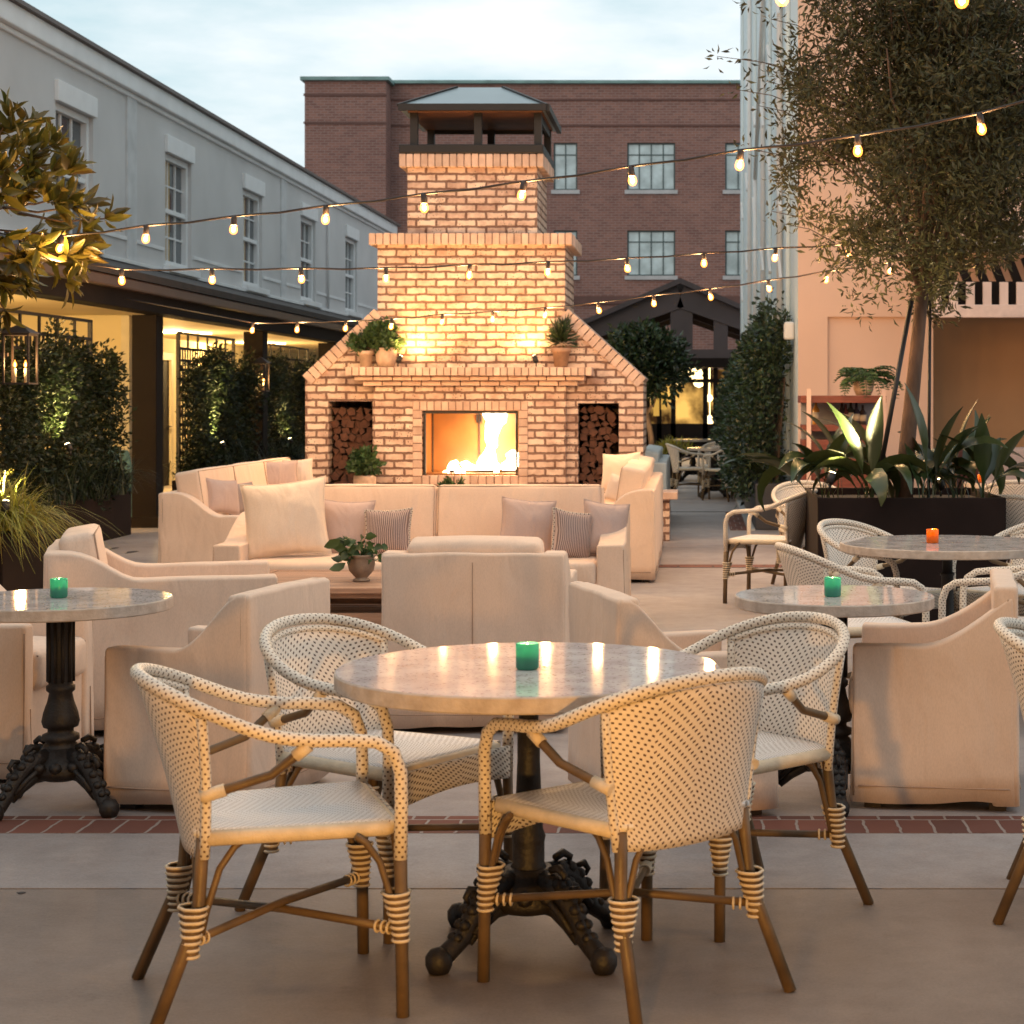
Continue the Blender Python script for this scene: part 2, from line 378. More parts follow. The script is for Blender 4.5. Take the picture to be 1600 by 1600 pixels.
FILA = emis('filament', (1,.72,.30), 9, sampling='NONE')
WHITEP = mat('white_paint', (.74,.72,.70), .5, .05, 4, .05, 50)
TERRA = mat('terracotta', (.42,.24,.15), .8, .25, 12, .3, 60)
TERRAP = mat('pale_terracotta', (.55,.38,.28), .85, .2, 14, .3, 60)
SOIL = mat('soil', (.03,.022,.016), .95, .3, 30, .6, 60)
BRK = brickmat('old_brick', (.90,.70,.56), (.66,.45,.35), (.25,.15,.115), ms=.0145, warp=.028, bump=.8)
BUNIT = mat('brick_unit', (.58,.38,.29), .88, .25, 9, .6, 70, isl=.18, col2=(.74,.53,.42))
MORT = mat('mortar', (.27,.17,.13), .9, .2, 20)

def concrete(name, c1, c2, rough):
    m, t, n, l, p = nmat(name); p.inputs['Roughness'].default_value = rough; p.inputs['Specular IOR Level'].default_value = .35
    tcn = n.new("ShaderNodeTexCoord"); src = tcn.outputs['Object']
    def nz(s, d, r=.6): q = n.new("ShaderNodeTexNoise"); q.inputs['Scale'].default_value = s; q.inputs['Detail'].default_value = d; q.inputs['Roughness'].default_value = r; l.new(src, q.inputs[0]); return q.outputs[0]
    def ramp(i, a, b, ca, cb): q = n.new("ShaderNodeValToRGB"); q.color_ramp.elements[0].position = a; q.color_ramp.elements[0].color = (*ca, 1); q.color_ramp.elements[1].position = b; q.color_ramp.elements[1].color = (*cb, 1); l.new(i, q.inputs[0]); return q.outputs[0]
    def mul(a, b, f): q = n.new("ShaderNodeMixRGB"); q.blend_type = 'MULTIPLY'; q.inputs[0].default_value = f; l.new(a, q.inputs[1]); l.new(b, q.inputs[2]); return q.outputs[0]
    a = ramp(nz(.9, 9, .62), .34, .66, c1, c2); b = ramp(nz(7, 6, .7), .35, .6, (.72,.70,.69), (1,1,1)); c = ramp(nz(120, 2), .35, .6, (.80,.80,.80), (1,1,1)); d = ramp(nz(3.2, 10, .75), .30, .40, (.55,.50,.48), (1,1,1))
    o = mul(mul(mul(a, b, .55), c, .6), d, .5); l.new(o, p.inputs['Base Color'])
    rr = n.new("ShaderNodeMapRange"); rr.inputs[3].default_value = rough-.12; rr.inputs[4].default_value = rough+.15; l.new(nz(2.2, 6), rr.inputs[0]); l.new(rr.outputs[0], p.inputs['Roughness'])
    bn = n.new("ShaderNodeBump"); bn.inputs['Strength'].default_value = .25; bn.inputs['Distance'].default_value = .006; l.new(nz(60, 5), bn.inputs['Height']); l.new(bn.outputs[0], p.inputs['Normal'])
    return m
# foliage ------------------------------------------------------------
LEAF_DK = leafmat('dark_leaf', (.034,.056,.022), .75, rough=.33, spec=.6)
LEAF_VN = leafmat('vine_leaf', (.018,.028,.011), .5, trans=.15)
LEAF_OL = leafmat('olive_leaf', (.086,.076,.030), .55, trans=.2, hue=.02, rough=.5)
LEAF_MG = leafmat('magnolia_leaf', (.11,.095,.018), .45, rough=.3, trans=.3, hue=.03, spec=.6)
LEAF_AS = leafmat('strap_leaf', (.042,.060,.020), .6, rough=.3, trans=.2, spec=.7)
LEAF_GR = leafmat('grass_blade', (.34,.30,.05), .5, trans=.35)
LEAF_PT = leafmat('pot_leaf', (.055,.10,.035), .4, trans=.25)
BARK = mat('bark', (.22,.13,.085), .85, .35, 14, .6, 50, aniso=(1,1,.4))
BARKD = mat('dark_bark', (.09,.055,.035), .85, .3, 14, .4, 50)

def leaves(name, P_, Dr, ln, wd, m, parent, origin=(0,0,0), big=False, droop=.15):
    """P_ (N,3) bases, Dr (N,3) directions, ln (N) lengths"""
    P_ = np.asarray(P_, float)-np.asarray(origin, float); Dr = np.asarray(Dr, float); n = len(P_); ln = np.asarray(ln, float)[:, None]
    Dr = Dr/np.maximum(np.linalg.norm(Dr, axis=1, keepdims=True), 1e-9)
    rnd = np.random.normal(size=(n, 3)); S = np.cross(Dr, rnd); S /= np.maximum(np.linalg.norm(S, axis=1, keepdims=True), 1e-9)
    Nn = np.cross(S, Dr); w = ln*wd
    if not big:
        a = P_; b = P_+Dr*ln*.5+S*w/2+Nn*w*.25; c = P_+Dr*ln-Nn*ln*droop; d = P_+Dr*ln*.5-S*w/2+Nn*w*.25; e = P_+Dr*ln*.5
        V = np.stack([a, b, c, d, e], 1).reshape(-1, 3); k = np.arange(n)*5
        Fc = np.concatenate([np.stack([k, k+1, k+2, k+4], 1), np.stack([k, k+4, k+2, k+3], 1)])
        V[4::5] = (P_+Dr*ln*.5+Nn*0)
        fl = Fc.tolist()
    else:
        def q(t, sgn, ww): return P_+Dr*ln*t+S*w*ww*sgn/2+Nn*(w*.18*abs(sgn))-Nn*ln*droop*t*t
        V = np.stack([q(0,0,0), q(.25,1,.75), q(.55,1,1), q(.85,1,.5), q(1,0,0), q(.85,-1,.5), q(.55,-1,1), q(.25,-1,.75), q(.25,0,0), q(.55,0,0), q(.85,0,0)], 1).reshape(-1, 3)
        k = np.arange(n)*11; fl = []
        for tri in ((0,1,8),(3,4,10),(0,8,7),(5,10,4)): fl += np.stack([k+i for i in tri], 1).tolist()
        for qd in ((8,1,2,9),(9,2,3,10),(7,8,9,6),(6,9,10,5)): fl += np.stack([k+i for i in qd], 1).tolist()
    me = bpy.data.meshes.new(name); me.from_pydata(V.tolist(), [], fl); me.materials.append(m)
    if big: me.polygons.foreach_set("use_smooth", [True]*len(me.polygons))
    me.update()
    o = bpy.data.objects.new(name, me); COL.objects.link(o)
    if parent is not None: o.parent = parent
    return o
def rdir(n, up=0.0):
    d = np.random.normal(size=(n, 3)); d /= np.linalg.norm(d, axis=1, keepdims=True); d[:, 2] += up; return d
def clump_leaves(cent, n, spread, ln, up=.1, jl=.3):
    """leaves around cluster centres"""
    c = np.repeat(np.asarray(cent), n, 0); d = rdir(len(c), up); p = c+d*np.random.rand(len(c), 1)*spread
    return p, d+rdir(len(c))*.6, ln*(1-jl+2*jl*np.random.rand(len(c)))
# ================================================================== SETTING
CONC = concrete('patio_concrete', (.30,.255,.24), (.42,.365,.345), .65)
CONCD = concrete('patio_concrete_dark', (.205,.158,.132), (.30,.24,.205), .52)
CONCB = concrete('patio_concrete_pale', (.28,.24,.228), (.40,.355,.34), .68)
def sheet(name, x0, x1, y0, y1, z, m, label=None):
    b = MB(); b.box(x0, x1, y0, y1, z-.05, z); o = b.build(name, m); o["kind"] = 'structure'; return o
g = MB(); g.box(-200, 200, -60, 400, -.06, -.004); g.build('ground', mat('ground', (.2,.19,.18), .9, .2, .3))["kind"] = 'structure'
sheet('patio_floor', -30, 30, 6.46, 60, .0, CONC)
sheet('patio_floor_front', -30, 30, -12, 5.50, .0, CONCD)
sheet('paving_band', -30, 30, 5.506, 6.20, .002, CONCB)
PAV = brickmat('paver_brick', (.22,.085,.06), (.13,.06,.048), (.33,.27,.24), bw=.115, bh=.40, ms=.006, spots=False, warp=.02, bump=.5)
sheet('brick_paving_strip', -30, 30, 6.203, 6.457, .003, PAV)
PAV2 = brickmat('paver_brick_far', (.26,.12,.09), (.17,.08,.065), (.10,.07,.06), bw=.30, bh=.6, ms=.012, spots=False, bump=.5)
sheet('brick_paving_row', -6, .78, 16.05, 16.3, .005, PAV2)
sheet('brick_paving_patch', .384, .574, 20.6, 24.0, .005, PAV)
sheet('paving_kerb', .585, .66, 20.6, 40, .02, mat('kerb_stone', (.45,.46,.46), .8))
JT = mat('joint', (.05,.045,.04), .9)
for i, (y, w) in enumerate(((24.02,.05),(30.5,.05),(37.0,.05))): sheet('paving_joint', -6, .58, y, y+w, .004, JT)
for x in (-3.1, 1.28): sheet('paving_joint', x, x+.006, 5.52, 6.19, .0045, JT)
# small stains on the floor near the left sofa, a real mark in the slab
b = MB()
for px, py, w, h in ((205,863,7,2),(178,857,4,1.5),(33,1396,6,1.6),(450,1240,5,2)):
    D = F*CAMZ/(py-CY); c = W(px, py, D); n_ = 9
    pts = [(c.x+w/F*D*math.cos(a)*(1+.4*math.sin(3*a)), D+h*D*D/(F*CAMZ)*math.sin(a)) for a in [2*PI*k/n_ for k in range(n_)]]
    b.prism(pts, 'z', .001, .0025)
b.build('floor_stain', mat('stain', (.05,.04,.04), .6))["kind"] = 'structure'

# ------------------------------------------------ left grey building (plane X=-9)
XF = -9.0
GREYW = mat('grey_stucco', (.60,.585,.585), .85, .08, .7, .25, 120)
TRIM = mat('white_trim', (.80,.80,.81), .6, .06, 2)
CREAMW = mat('cream_plaster', (.78,.66,.40), .8, .06, 1.2, .1, 40)
GLASSD = mat('window_glass_dark', (.07,.085,.095), .06, .4, 1.2, spec=.9)
CURT = mat('tan_curtain', (.45,.30,.12), .8, .15, 8)
DARKB = mat('dark_brown_paint', (.011,.0075,.0065), .75, .2, 3, .1, 20, spec=.12)
t = thing('grey_stucco_building', 'long grey stucco building with white cornice and tall sash windows on the left', 'building', (XF-3, 35, 0))
WY = [26.1, 31.5, 36.9, 42.3, 47.7, 20.7, 15.3]; WW = 1.62; ZT, ZB = 5.66, 3.74
b = MB()
ys = sorted([(y, y+WW) for y in WY]); prev = 4.0
for a0, a1 in ys+[(55, 55)]:
    b.box(XF-.35, XF, prev, a0, 3.3, 6.25)
    if a1 > a0: b.box(XF-.35, XF, a0, a1, 3.3, ZB); b.box(XF-.35, XF, a0, a1, ZT, 6.25)
    prev = a1
b.box(XF-6, XF-.35, 4, 54.99, 0, 6.24)
b.build('wall', GREYW, t, True)
b = MB(); b.box(XF-.34, XF-.002, 4, 55, 0, 3.298); b.build('ground_floor_wall', CREAMW, t, True)
b = MB(); b.box(XF-.3, XF+.05, 3.9, 55.1, 6.25, 6.33); b.box(XF-.3, XF+.13, 3.8, 55.2, 6.33, 6.62)
b.build('cornice', TRIM, t, True, bevel=.02)
b = MB(); b.box(XF-6.2, XF+.20, 3.6, 55.4, 6.622, 6.68); b.build('roof_edge', mat('roof_metal', (.16,.13,.12), .6), t, True)
for y in (29.3, 40.2):
    b = MB(); b.box(XF, XF+.03, y, y+.5, 3.45, 6.249); b.build('pilaster', mat('pale_grey_trim', (.60,.60,.61), .8), t, True)
for y in (45.2,):
    b = MB(); b.tube([(XF+.05, y, 3.5), (XF+.05, y, 6.2)], .03, 8); b.build('downpipe', GREYW, t, True)
prev = 4.0
b = MB()
for a0, a1 in ys+[(55, 55)]:
    if a0-prev > .5: b = MB(); b.box(XF, XF+.022, prev+.12, a0-.12, 3.97, 4.03); b.build('string_course', TRIM, t, True)
    prev = a1
for y in WY:
    w = bpy.data.objects.new('window', None); COL.objects.link(w); w.parent = t; w.location = Vector((XF, y+WW/2, ZB))-t.location
    o = Vector((XF, y+WW/2, ZB)); hw = WW/2; H = ZT-ZB
    b = MB()
    fw = .10
    b.box(-.20, -.06, -hw, -hw+fw, 0, H); b.box(-.20, -.06, hw-fw, hw, 0, H); b.box(-.20, -.06, -hw+fw, hw-fw, H-fw, H); b.box(-.20, -.06, -hw+fw, hw-fw, 0, fw)
    b.box(-.19, -.08, -hw+fw, hw-fw, H/2-.04, H/2+.04)
    for q in (-.33, .33):
        yy = q*(hw-fw); b.box(-.18, -.12, yy-.016, yy+.016, fw, H/2-.04); b.box(-.18, -.12, yy-.016, yy+.016, H/2+.04, H-fw)
    for zz in (.27, .73): b.box(-.175, -.125, -hw+fw, hw-fw, H*zz-.016, H*zz+.016)
    b.build('frame', TRIM, w, bevel=.006)
    b = MB(); b.box(-.165, -.155, -hw+fw, hw-fw, fw, H-fw); b.build('pane', GLASSD, w)
    if y in (31.5, 36.9):
        b = MB(); b.grid(lambda u, v: (-.15+.012*math.sin(u*50), -hw+fw+.25+u*.42, fw+v*(H-2*fw)), 24, 2); b.build('curtain', CURT, w)
    b = MB(); b.box(-.05, .14, -hw-.12, hw+.12, -.12, 0); b.build('sill', TRIM, w, bevel=.01)
    b = MB(); b.box(-.02, .06, -hw-.04, hw+.04, H, H+.30); b.build('lintel', TRIM, w, bevel=.01)
# beam of the covered walk, posts, lean-to roof
XC = -6.1
t = thing('covered_walkway', 'dark brown covered walkway with sloping roof and square posts along the grey building', 'canopy', (XC-1.5, 25, 0))
b = MB()
b.prism([(XF+.02, 3.52), (XF+.02, 3.60), (XC+.22, 2.80), (XC+.22, 2.72)], 'y', 4, 52); b.build('roof', mat('dark_shingle', (.03,.022,.02), .8, .3, 4, .3, 30), t, True)
b = MB(); b.box(XC-.16, XC+.10, 4, 52, 2.42, 2.715); b.build('beam', DARKB, t, True, bevel=.01)
b = MB(); b.box(XC+.10, XC+.20, 4, 52, 2.60, 2.72); b.build('gutter', mat('brown_gutter', (.075,.045,.035), .45), t, True, bevel=.02)
b = MB(); b.box(XF, XC-.16, 4, 52, 2.50, 2.53); b.build('ceiling', CREAMW, t, True)
b = MB(); b.box(XF+.005, XF+.09, 4, 55, 3.60, 3.66); b.build('flashing', TRIM, t, True)
for y in (16.0, 21.2, 26.4, 31.6, 36.8, 42.0):
    b = MB(); b.box(XC-.30, XC-.02, y-.14, y+.14, .0, 2.418); b.box(XC-.33, XC+.01, y-.17, y+.17, 0, .12); b.build('post', DARKB, t, True, bevel=.008)
for i, y in enumerate((18.5, 23.5, 28.8, 34.0)):
    b = MB(); b.lathe([(.09, 2.47), (.09, 2.50)], (XF+1.4, y, 0), 16); b.build('ceiling_lamp', emis('ceiling_lamp_glow', (1,.72,.35), 6), t, True)
    lamp('walkway_light', (XF+.9, y, 2.38), 290, (1, .66, .27), .12)
# doors in the cream wall
for y, lab in ((24.2, 'dark panelled door behind the second trellis under the walkway'), (31.0, 'dark panelled door at the far end of the covered walkway')):
    d = thing('door', lab, 'door', (XF, y, 0), group='doors under the covered walkway')
    b = MB(); b.box(.002, .05, -.55, .55, 0, 2.12); b.build('door_leaf', DARKB, d, bevel=.004)
    b = MB(); b.box(.0, .09, -.68, -.55, 0, 2.25); b.box(0, .09, .55, .68, 0, 2.25); b.box(0, .09, -.55, .55, 2.12, 2.25); b.build('frame', mat('cream_paint', (.66,.56,.38), .6), d, bevel=.006)
    b = MB(); b.tube([(.05, .44, 1.0), (.12, .44, 1.0), (.12, .33, 1.0)], .012, 6); b.build('handle', BLACKM, d)
# cross wall inside walkway (cream end wall lit between trellis one and the post)
t = thing('cream_partition_wall', 'cream plaster partition wall glowing warm beside the first dark post', 'wall', (-7.9, 23.0, 0))
b = MB(); b.box(XF+.002, -7.1, 22.95, 23.1, 0, 2.498); b.build('wall', CREAMW, t, True)
b = MB(); b.box(-7.1, -7.0, 22.93, 23.12, 0, 2.498); b.build('corner_trim', mat('cream_trim', (.70,.62,.45), .6), t, True)

# unseen wall and roof added behind the viewer to keep sky light off the front
t = thing('added_shade_blocker', 'unseen taupe wall and deep roof added behind the viewer to block sky light', 'building', (0, -6, 0))
b = MB(); b.box(-14, 10, -7, -5, 0, 7.0); b.build('wall', mat('shade_wall_taupe', (.22,.17,.14), .9, .1, 2), t, True)
b = MB(); b.box(-14, 10, -5, 2.2, 3.05, 3.25); b.build('shade_roof', mat('shade_roof_wood', (.16,.10,.07), .8, .2, 4), t, True)
for x in (-6.5, 3.4, 8.0): b = MB(); b.box(x-.12, x+.12, 1.6, 1.84, 0, 3.05); b.build('shade_roof_post', DARKB, t, True, bevel=.01)
# ------------------------------------------------ far brick building
BRB = brickmat('red_brick', (.27,.135,.108), (.19,.098,.082), (.28,.20,.18), bw=.24, bh=.085, ms=.012, spots=False, warp=.004, bump=.2, c3=(.7,.68,.72))
YB = 61.0
t = thing('brick_building', 'large red brick building with steel framed windows behind the chimney', 'building', (-2, YB+4, 0))
wins = []
for y0, y1 in ((223, 297), (360, 431)):
    for x0, x1, nm in ((980,1055,4),(865,902,2),(1133,1215,4)): wins.append((WX(x0,YB), WX(x1,YB), WZ(y1,YB), WZ(y0,YB), nm))
x_l = WX(603, YB); x_r = 8.0; ztop = WZ(131, YB)
cols = sorted({(w[0], w[1]) for w in wins}); rows = sorted({(w[2], w[3]) for w in wins})
b = MB(); px_ = x_l
for c0, c1 in cols+[(x_r, x_r)]:
    b.box(px_, c0, YB, YB+.5, 0, ztop)
    if c1 > c0:
        pz = 0
        for r0, r1 in rows+[(ztop, ztop)]: 
            b.box(c0, c1, YB, YB+.5, pz, r0); pz = r1
    px_ = c1
b.box(x_l, x_r, YB+.5, YB+8, 0, ztop-.01)
xl2, xr2 = WX(476, 60), WX(603, 60)
b.box(xl2, xr2, 60, YB+8, 0, WZ(126, 60))
b.build('brick_wall', BRB, t, True)
b = MB()
COPP = mat('green_copper', (.16,.27,.26), .6, .25, 2)
b.box(x_l-.1, x_r, YB-.15, YB+8, ztop, ztop+.10); b.box(xl2-.12, xr2+.12, 59.85, YB+8, WZ(126,60), WZ(120.5,60)); b.build('coping', COPP, t, True)
b = MB(); b.box(x_l, x_r, YB-.04, YB-.001, ztop-.55, ztop-.50); b.box(x_l, x_r, YB-.04, YB-.001, ztop-1.4, ztop-1.34)
b.box(xl2-.03, xr2+.03, 59.96, 60-.001, WZ(126,60)-.5, WZ(126,60)-.42); b.box(xl2-.03, xr2+.03, 59.96, 60-.001, WZ(126,60)-1.4, WZ(126,60)-1.33)
b.box(x_l, x_r, YB-.10, YB-.002, WZ(475,YB), WZ(463,YB)); b.build('brick_band', mat('dark_brick', (.12,.06,.05), .85), t, True)
FRG = mat('green_steel', (.035,.07,.075), .4); GLB = mat('sky_glass', (.45,.55,.57), .12, .35, 1.6, spec=.8); STS = mat('pale_stone', (.42,.42,.43), .8)  # pale blue pane colour stands in for reflected sky
CURW = mat('pale_curtain', (.55,.60,.60), .8, .1, 2)
for x0, x1, z0, z1, nm in wins:
    w = bpy.data.objects.new('window', None); COL.objects.link(w); w.parent = t; w.location = Vector(((x0+x1)/2, YB, z0))-t.location
    hw = (x1-x0)/2; H = z1-z0; b = MB(); f = .05
    b.box(-hw, -hw+f, .08, .16, 0, H); b.box(hw-f, hw, .08, .16, 0, H); b.box(-hw+f, hw-f, .08, .16, 0, f); b.box(-hw+f, hw-f, .08, .16, H-f, H)
    for k in range(1, nm): xx = -hw+2*hw*k/nm; b.box(xx-.018, xx+.018, .09, .15, f, H-f)
    b.box(-hw+f, hw-f, .095, .145, H*.75-.018, H*.75+.018); b.build('frame', FRG, w)
    b = MB(); b.box(-hw+f, hw-f, .12, .13, f, H-f); b.build('pane', GLB, w)
    b = MB(); b.box(-hw-.08, hw+.08, -.07, .06, -.13, 0); b.build('sill', STS, w)
# glazed gable of the entrance
YG = 47.0; TR = mat('truss_paint', (.05,.038,.042), .55, .15, 2)
t = thing('gabled_entrance', 'dark steel gabled entrance with lit restaurant windows at the end of the path', 'entrance', (WX(1063, YG), YG, 0))
b = MB()
ap = W(1063, 464, YG); lf = W(905, 520, YG); rt = Vector((2*ap.x-lf.x, YG, lf.z))
for off in (0, 3.5, 7):
    o = Vector((0, off, 0)); b = MB(); b.bar(ap+o, lf+o, .25, .55); b.build('rafter', TR, t, True); b = MB(); b.bar(ap+o, rt+o, .25, .55); b.build('rafter', TR, t, True)
zb = WZ(553, YG)
b = MB(); b.bar((lf.x, YG, zb), (rt.x, YG, zb), .25, .22)
b.build('tie_beam', TR, t, True)
for i, px in enumerate((1065, 1126, 1004)):
    b = MB(); x = WX(px, YG); z1 = ap.z-abs(x-ap.x)*(ap.z-lf.z)/abs(lf.x-ap.x)
    b.box(x-(.28 if i == 0 else .18), x+(.28 if i == 0 else .18), YG-.08, YG+.12, zb, z1-.1); b.build('king_post', TR, t, True)
b = MB(); b.prism([(lf.x-.3, lf.z), (ap.x, ap.z+.32), (rt.x+.3, rt.z), (rt.x+.3, rt.z+.12), (ap.x, ap.z+.46), (lf.x-.3, lf.z+.12)], 'y', YG-.4, YG+7.5); b.build('roof', TR, t, True)
b = MB(); zg = WZ(560, YG); b.box(lf.x, rt.x, YG-.3, YG+.3, zb-.35, zb-.11)
for px in (908, 960, 1012, 1030, 1052, 1102, 1118, 1160): x = WX(px, YG); b.box(x-.06, x+.06, YG, YG+.15, 0, zb-.35)
b.box(lf.x, rt.x, YG, YG+.12, 0, WZ(662, YG)); b.box(lf.x, rt.x, YG+.02, YG+.10, WZ(598, YG), WZ(592, YG)); b.build('storefront_frame', DARKB, t, True)
m, tt, n, l, p = nmat('lit_interior'); n.remove(p); e = n.new("ShaderNodeEmission"); tcn = n.new("ShaderNodeTexCoord"); nz = n.new("ShaderNodeTexNoise"); nz.inputs['Scale'].default_value = 1.3; nz.inputs['Detail'].default_value = 6
cr = n.new("ShaderNodeValToRGB"); cr.color_ramp.elements[0].position = .42; cr.color_ramp.elements[0].color = (.04,.018,.006,1); cr.color_ramp.elements[1].position = .66; cr.color_ramp.elements[1].color = (1,.55,.13,1)
l.new(tcn.outputs['Object'], nz.inputs[0]); l.new(nz.outputs[0], cr.inputs[0]); l.new(cr.outputs[0], e.inputs[0]); e.inputs[1].default_value = .9; l.new(e.outputs[0], n["Material Output"].inputs[0])
b = MB(); b.box(lf.x, rt.x, YG+2.5, YG+2.6, 0, zb-.35); b.build('lit_dining_room', m, t, True)
b = MB(); b.box(lf.x, rt.x, YG+.15, YG+2.5, zb-.30, zb-.2); b.build('ceiling', mat('warm_ceiling', (.4,.25,.12), .8), t, True)
GL = mat('storefront_glass', (.02,.02,.02), .03)
for px, py, r_ in ((1064,588,.14),(1086,583,.20),(1092,596,.16),(1060,598,.1),(1108,622,.1),(1109,656,.12)):
    c = W(px, py, YG+1.2); b = MB(); b.lathe([(.01,-r_),(r_*.7,-r_*.7),(r_,0),(r_*.7,r_*.7),(.01,r_)], c, 12); b.bar(c+Vector((0,0,r_)), (c.x, c.y, zb-.3), .02); b.build('pendant_lamp', emis('pendant_glow', (1,.72,.32), 4), t, True)
lamp('dining_light', W(1080, 600, YG+1), 160, (1,.6,.22), .3)
for px, y0, y1 in ((1025, 605, 650), (1037, 605, 640)):
    b = MB(); c0 = W(px-4, y1, YG-.35); c1 = W(px+5, y0, YG-.35); b.box(c0.x, c1.x, YG-.37, YG-.33, c0.z, c1.z); b.build('lit_sign_panel', emis('sign_glow', (.9,.5,.1), .55), t, True)

# ------------------------------------------------ right building: peach front, pale blue-white side
XT = 1.10; YP = 20.0
PEACH = mat('peach_stucco', (.70,.46,.34), .85, .05, 1.0, .2, 90)
PEACHD = mat('ochre_stucco', (.66,.36,.18), .85, .08, 1.0, .2, 90)
SIDE = mat('pale_blue_paint', (.66,.74,.75), .6, .08, 2.5, .1, 30, aniso=(1,.6,.15))
t = thing('peach_stucco_building', 'tall peach stucco building with pale blue white side wall beside the path', 'building', (5, 24, 0))
ZN = WZ(497, 20); zp = WZ(495, 20)
xp0, xp1 = WX(1293, 20), WX(1422, 20); xn = WX(1458, 20)
b = MB()
b.box(XT+.003, xp0, YP, YP+.4, 0, 14); b.box(xp0, xp1, YP, YP+.4, zp, 14); b.box(xp0, xp1, YP+.05, YP+.4, 0, zp)
b.box(xp1, xn, YP, YP+.4, 0, 14); b.box(xn, 12, YP, YP+.4, ZN+.02, 14)
b.build('front_wall', PEACH, t, True)
b = MB(); b.box(xn, 12, YP+1.5, YP+1.7, 0, ZN+.5); b.build('recessed_wall', PEACHD, t, True)
b = MB(); b.box(XT, XT+.4, YP+.4, 45.7, 0, 14); b.box(XT-.0, XT+.002, YP+.003, YP+.4, 0, 13.99); b.build('side_wall', SIDE, t, True)
for y in (21.6, 24.2, 26.9, 30.2, 33.5, 38.2, 42.5):
    b = MB(); b.box(XT-.05, XT-.001, y, y+.22, 0, 14); b.build('pilaster', SIDE, t, True, bevel=.01)
for y, x in ((23.2,.05),(29.0,.05),(35.8,.06)):
    b = MB(); b.tube([(XT-x, y, 0), (XT-x, y, 14)], .04, 8); b.build('downpipe', WHITEP, t, True)
b = MB(); b.tube([(XT-.09, 31.5, 5.2), (XT-.09, 24.6, 9.4)], .035, 8); b.tube([(XT-.09, 31.5, 5.2), (XT-.09, 31.5, 2.0)], .035, 8); b.build('conduit', WHITEP, t, True)
for i, (y, z) in enumerate([(22.3,2.9),(22.3,3.7),(25.5,3.2),(25.5,4.5),(28.2,5.6),(28.2,3.4),(32.2,4.6),(32.2,6.2),(36.8,4.0),(36.8,5.6),(36.8,7.6),(40.5,3.6),(40.5,5.4),(25.5,6.0),(22.9,5.3),(22.9,6.2)]):
    b = MB(); b.bar((XT-.08, y, z), (XT-.10, y+.35, z+.38), .035, .06); b.build('wall_bracket', WHITEP, t, True)
b = MB(); b.rbox(XT-.12, XT-.002, 20.6, 20.75, 2.12, 2.32, .03); b.build('wall_speaker', WHITEP, t, True, label='small white wall speaker at the corner')
# pergola over recess
t = thing('slatted_awning', 'white valance with dark slanted slats over the ochre recess at right', 'awning', (xn+1, 18.8, 0))
yv = 18.8; xv0 = WX(1450, yv); zv = WZ(496, yv)
b = MB(); b.box(xv0, 7, yv, yv+.06, zv, zv+.13); b.build('valance', mat('pink_white_paint', (.66,.50,.44), .7, .1, 12), t, True, bevel=.006)
b = MB(); 
for k in range(30):
    x = xv0+.05+k*.17; b.box(x, x+.085, yv+.01, yv+.05, zv+.13, zv+.36)
b.build('white_slats', mat('pink_white_paint2', (.66,.50,.44), .7), t, True)
b = MB(); b.box(xv0, 7, yv+.065, yv+.08, zv+.13, zv+.37); b.build('dark_backing', DARKB, t, True)
for k in range(28):
    x = xv0+.10+k*.17; b = MB(); b.bar((x+.08, yv+.12, zv+.12), (x-.12, yv+.12, zv+.62), .085, .05, up=(0,1,0)); b.build('slat', DARKB, t, True)
b = MB(); b.box(xv0, 7, yv+.2, YP+1.5, zv+.75, zv+.80); b.build('roof', mat('awning_cloth', (.5,.52,.55), .8), t, True)

# ------------------------------------------------ fireplace
s = 19.8/F; YFp = 19.8
def fx(px): return (px-CX)*s
def fz(py): return CAMZ-(py-CY)*s
t = thing('outdoor_brick_fireplace', 'huge outdoor fireplace of pale reclaimed brick with sloped shoulders and tall chimney', 'fireplace', (fx(740), 20.2, 0))
FP = t
xL, xR = fx(477), fx(1005); zs = fz(592); zd = fz(487); mL, mR = fx(590), fx(883)
nl0, nl1, nlz = fx(513), fx(582), fz(627); nr0, nr1, nrz = fx(903), fx(967), fz(630)
bL, bR = fx(587), fx(885); fo0, fo1, fz0, fz1 = fx(662), fx(812), fz(742), fz(641)
zmt = 1.60
b = MB()
b.box(xL, nl0, YFp, 20.5, 0, nlz); b.box(nl1, bL, YFp, 20.5, 0, nlz); b.box(nr1, xR, YFp, 20.5, 0, nrz); b.box(bR, nr0, YFp, 20.5, 0, nrz)
b.box(nl0, nl1, YFp, 20.5, 0, .42); b.box(nr0, nr1, YFp, 20.5, 0, .42)
b.prism([(xL, nlz), (xL, zs), (mL, zd), (mL, nlz)][::-1], 'y', YFp, 20.5)
b.prism([(xR, nrz), (mR, nrz), (mR, zd), (xR, zs-.03)][::-1], 'y', YFp, 20.5)
b.prism([(xL, 0), (xR, 0), (xR, zs-.03), (mR, zd), (mL, zd), (xL, zs)], 'y', 20.5, 21.1)
b.box(bL, fo0, 19.68, 20.5, 0, zmt); b.box(fo1, bR, 19.68, 20.5, 0, zmt); b.box(fo0, fo1, 19.68, 20.5, 0, fz0); b.box(fo0, fo1, 19.68, 20.5, fz1, zmt)
b.box(mL, mR, YFp, 20.5, zmt, 3.2); b.box(mL, mR, 20.5, 21.2, zd, 3.2)
tL, tR = fx(636), fx(839)
b.box(tL, tR, YFp+.02, 21.1, 3.2, 4.0)
b.build('brick_body', BRK, t, True)
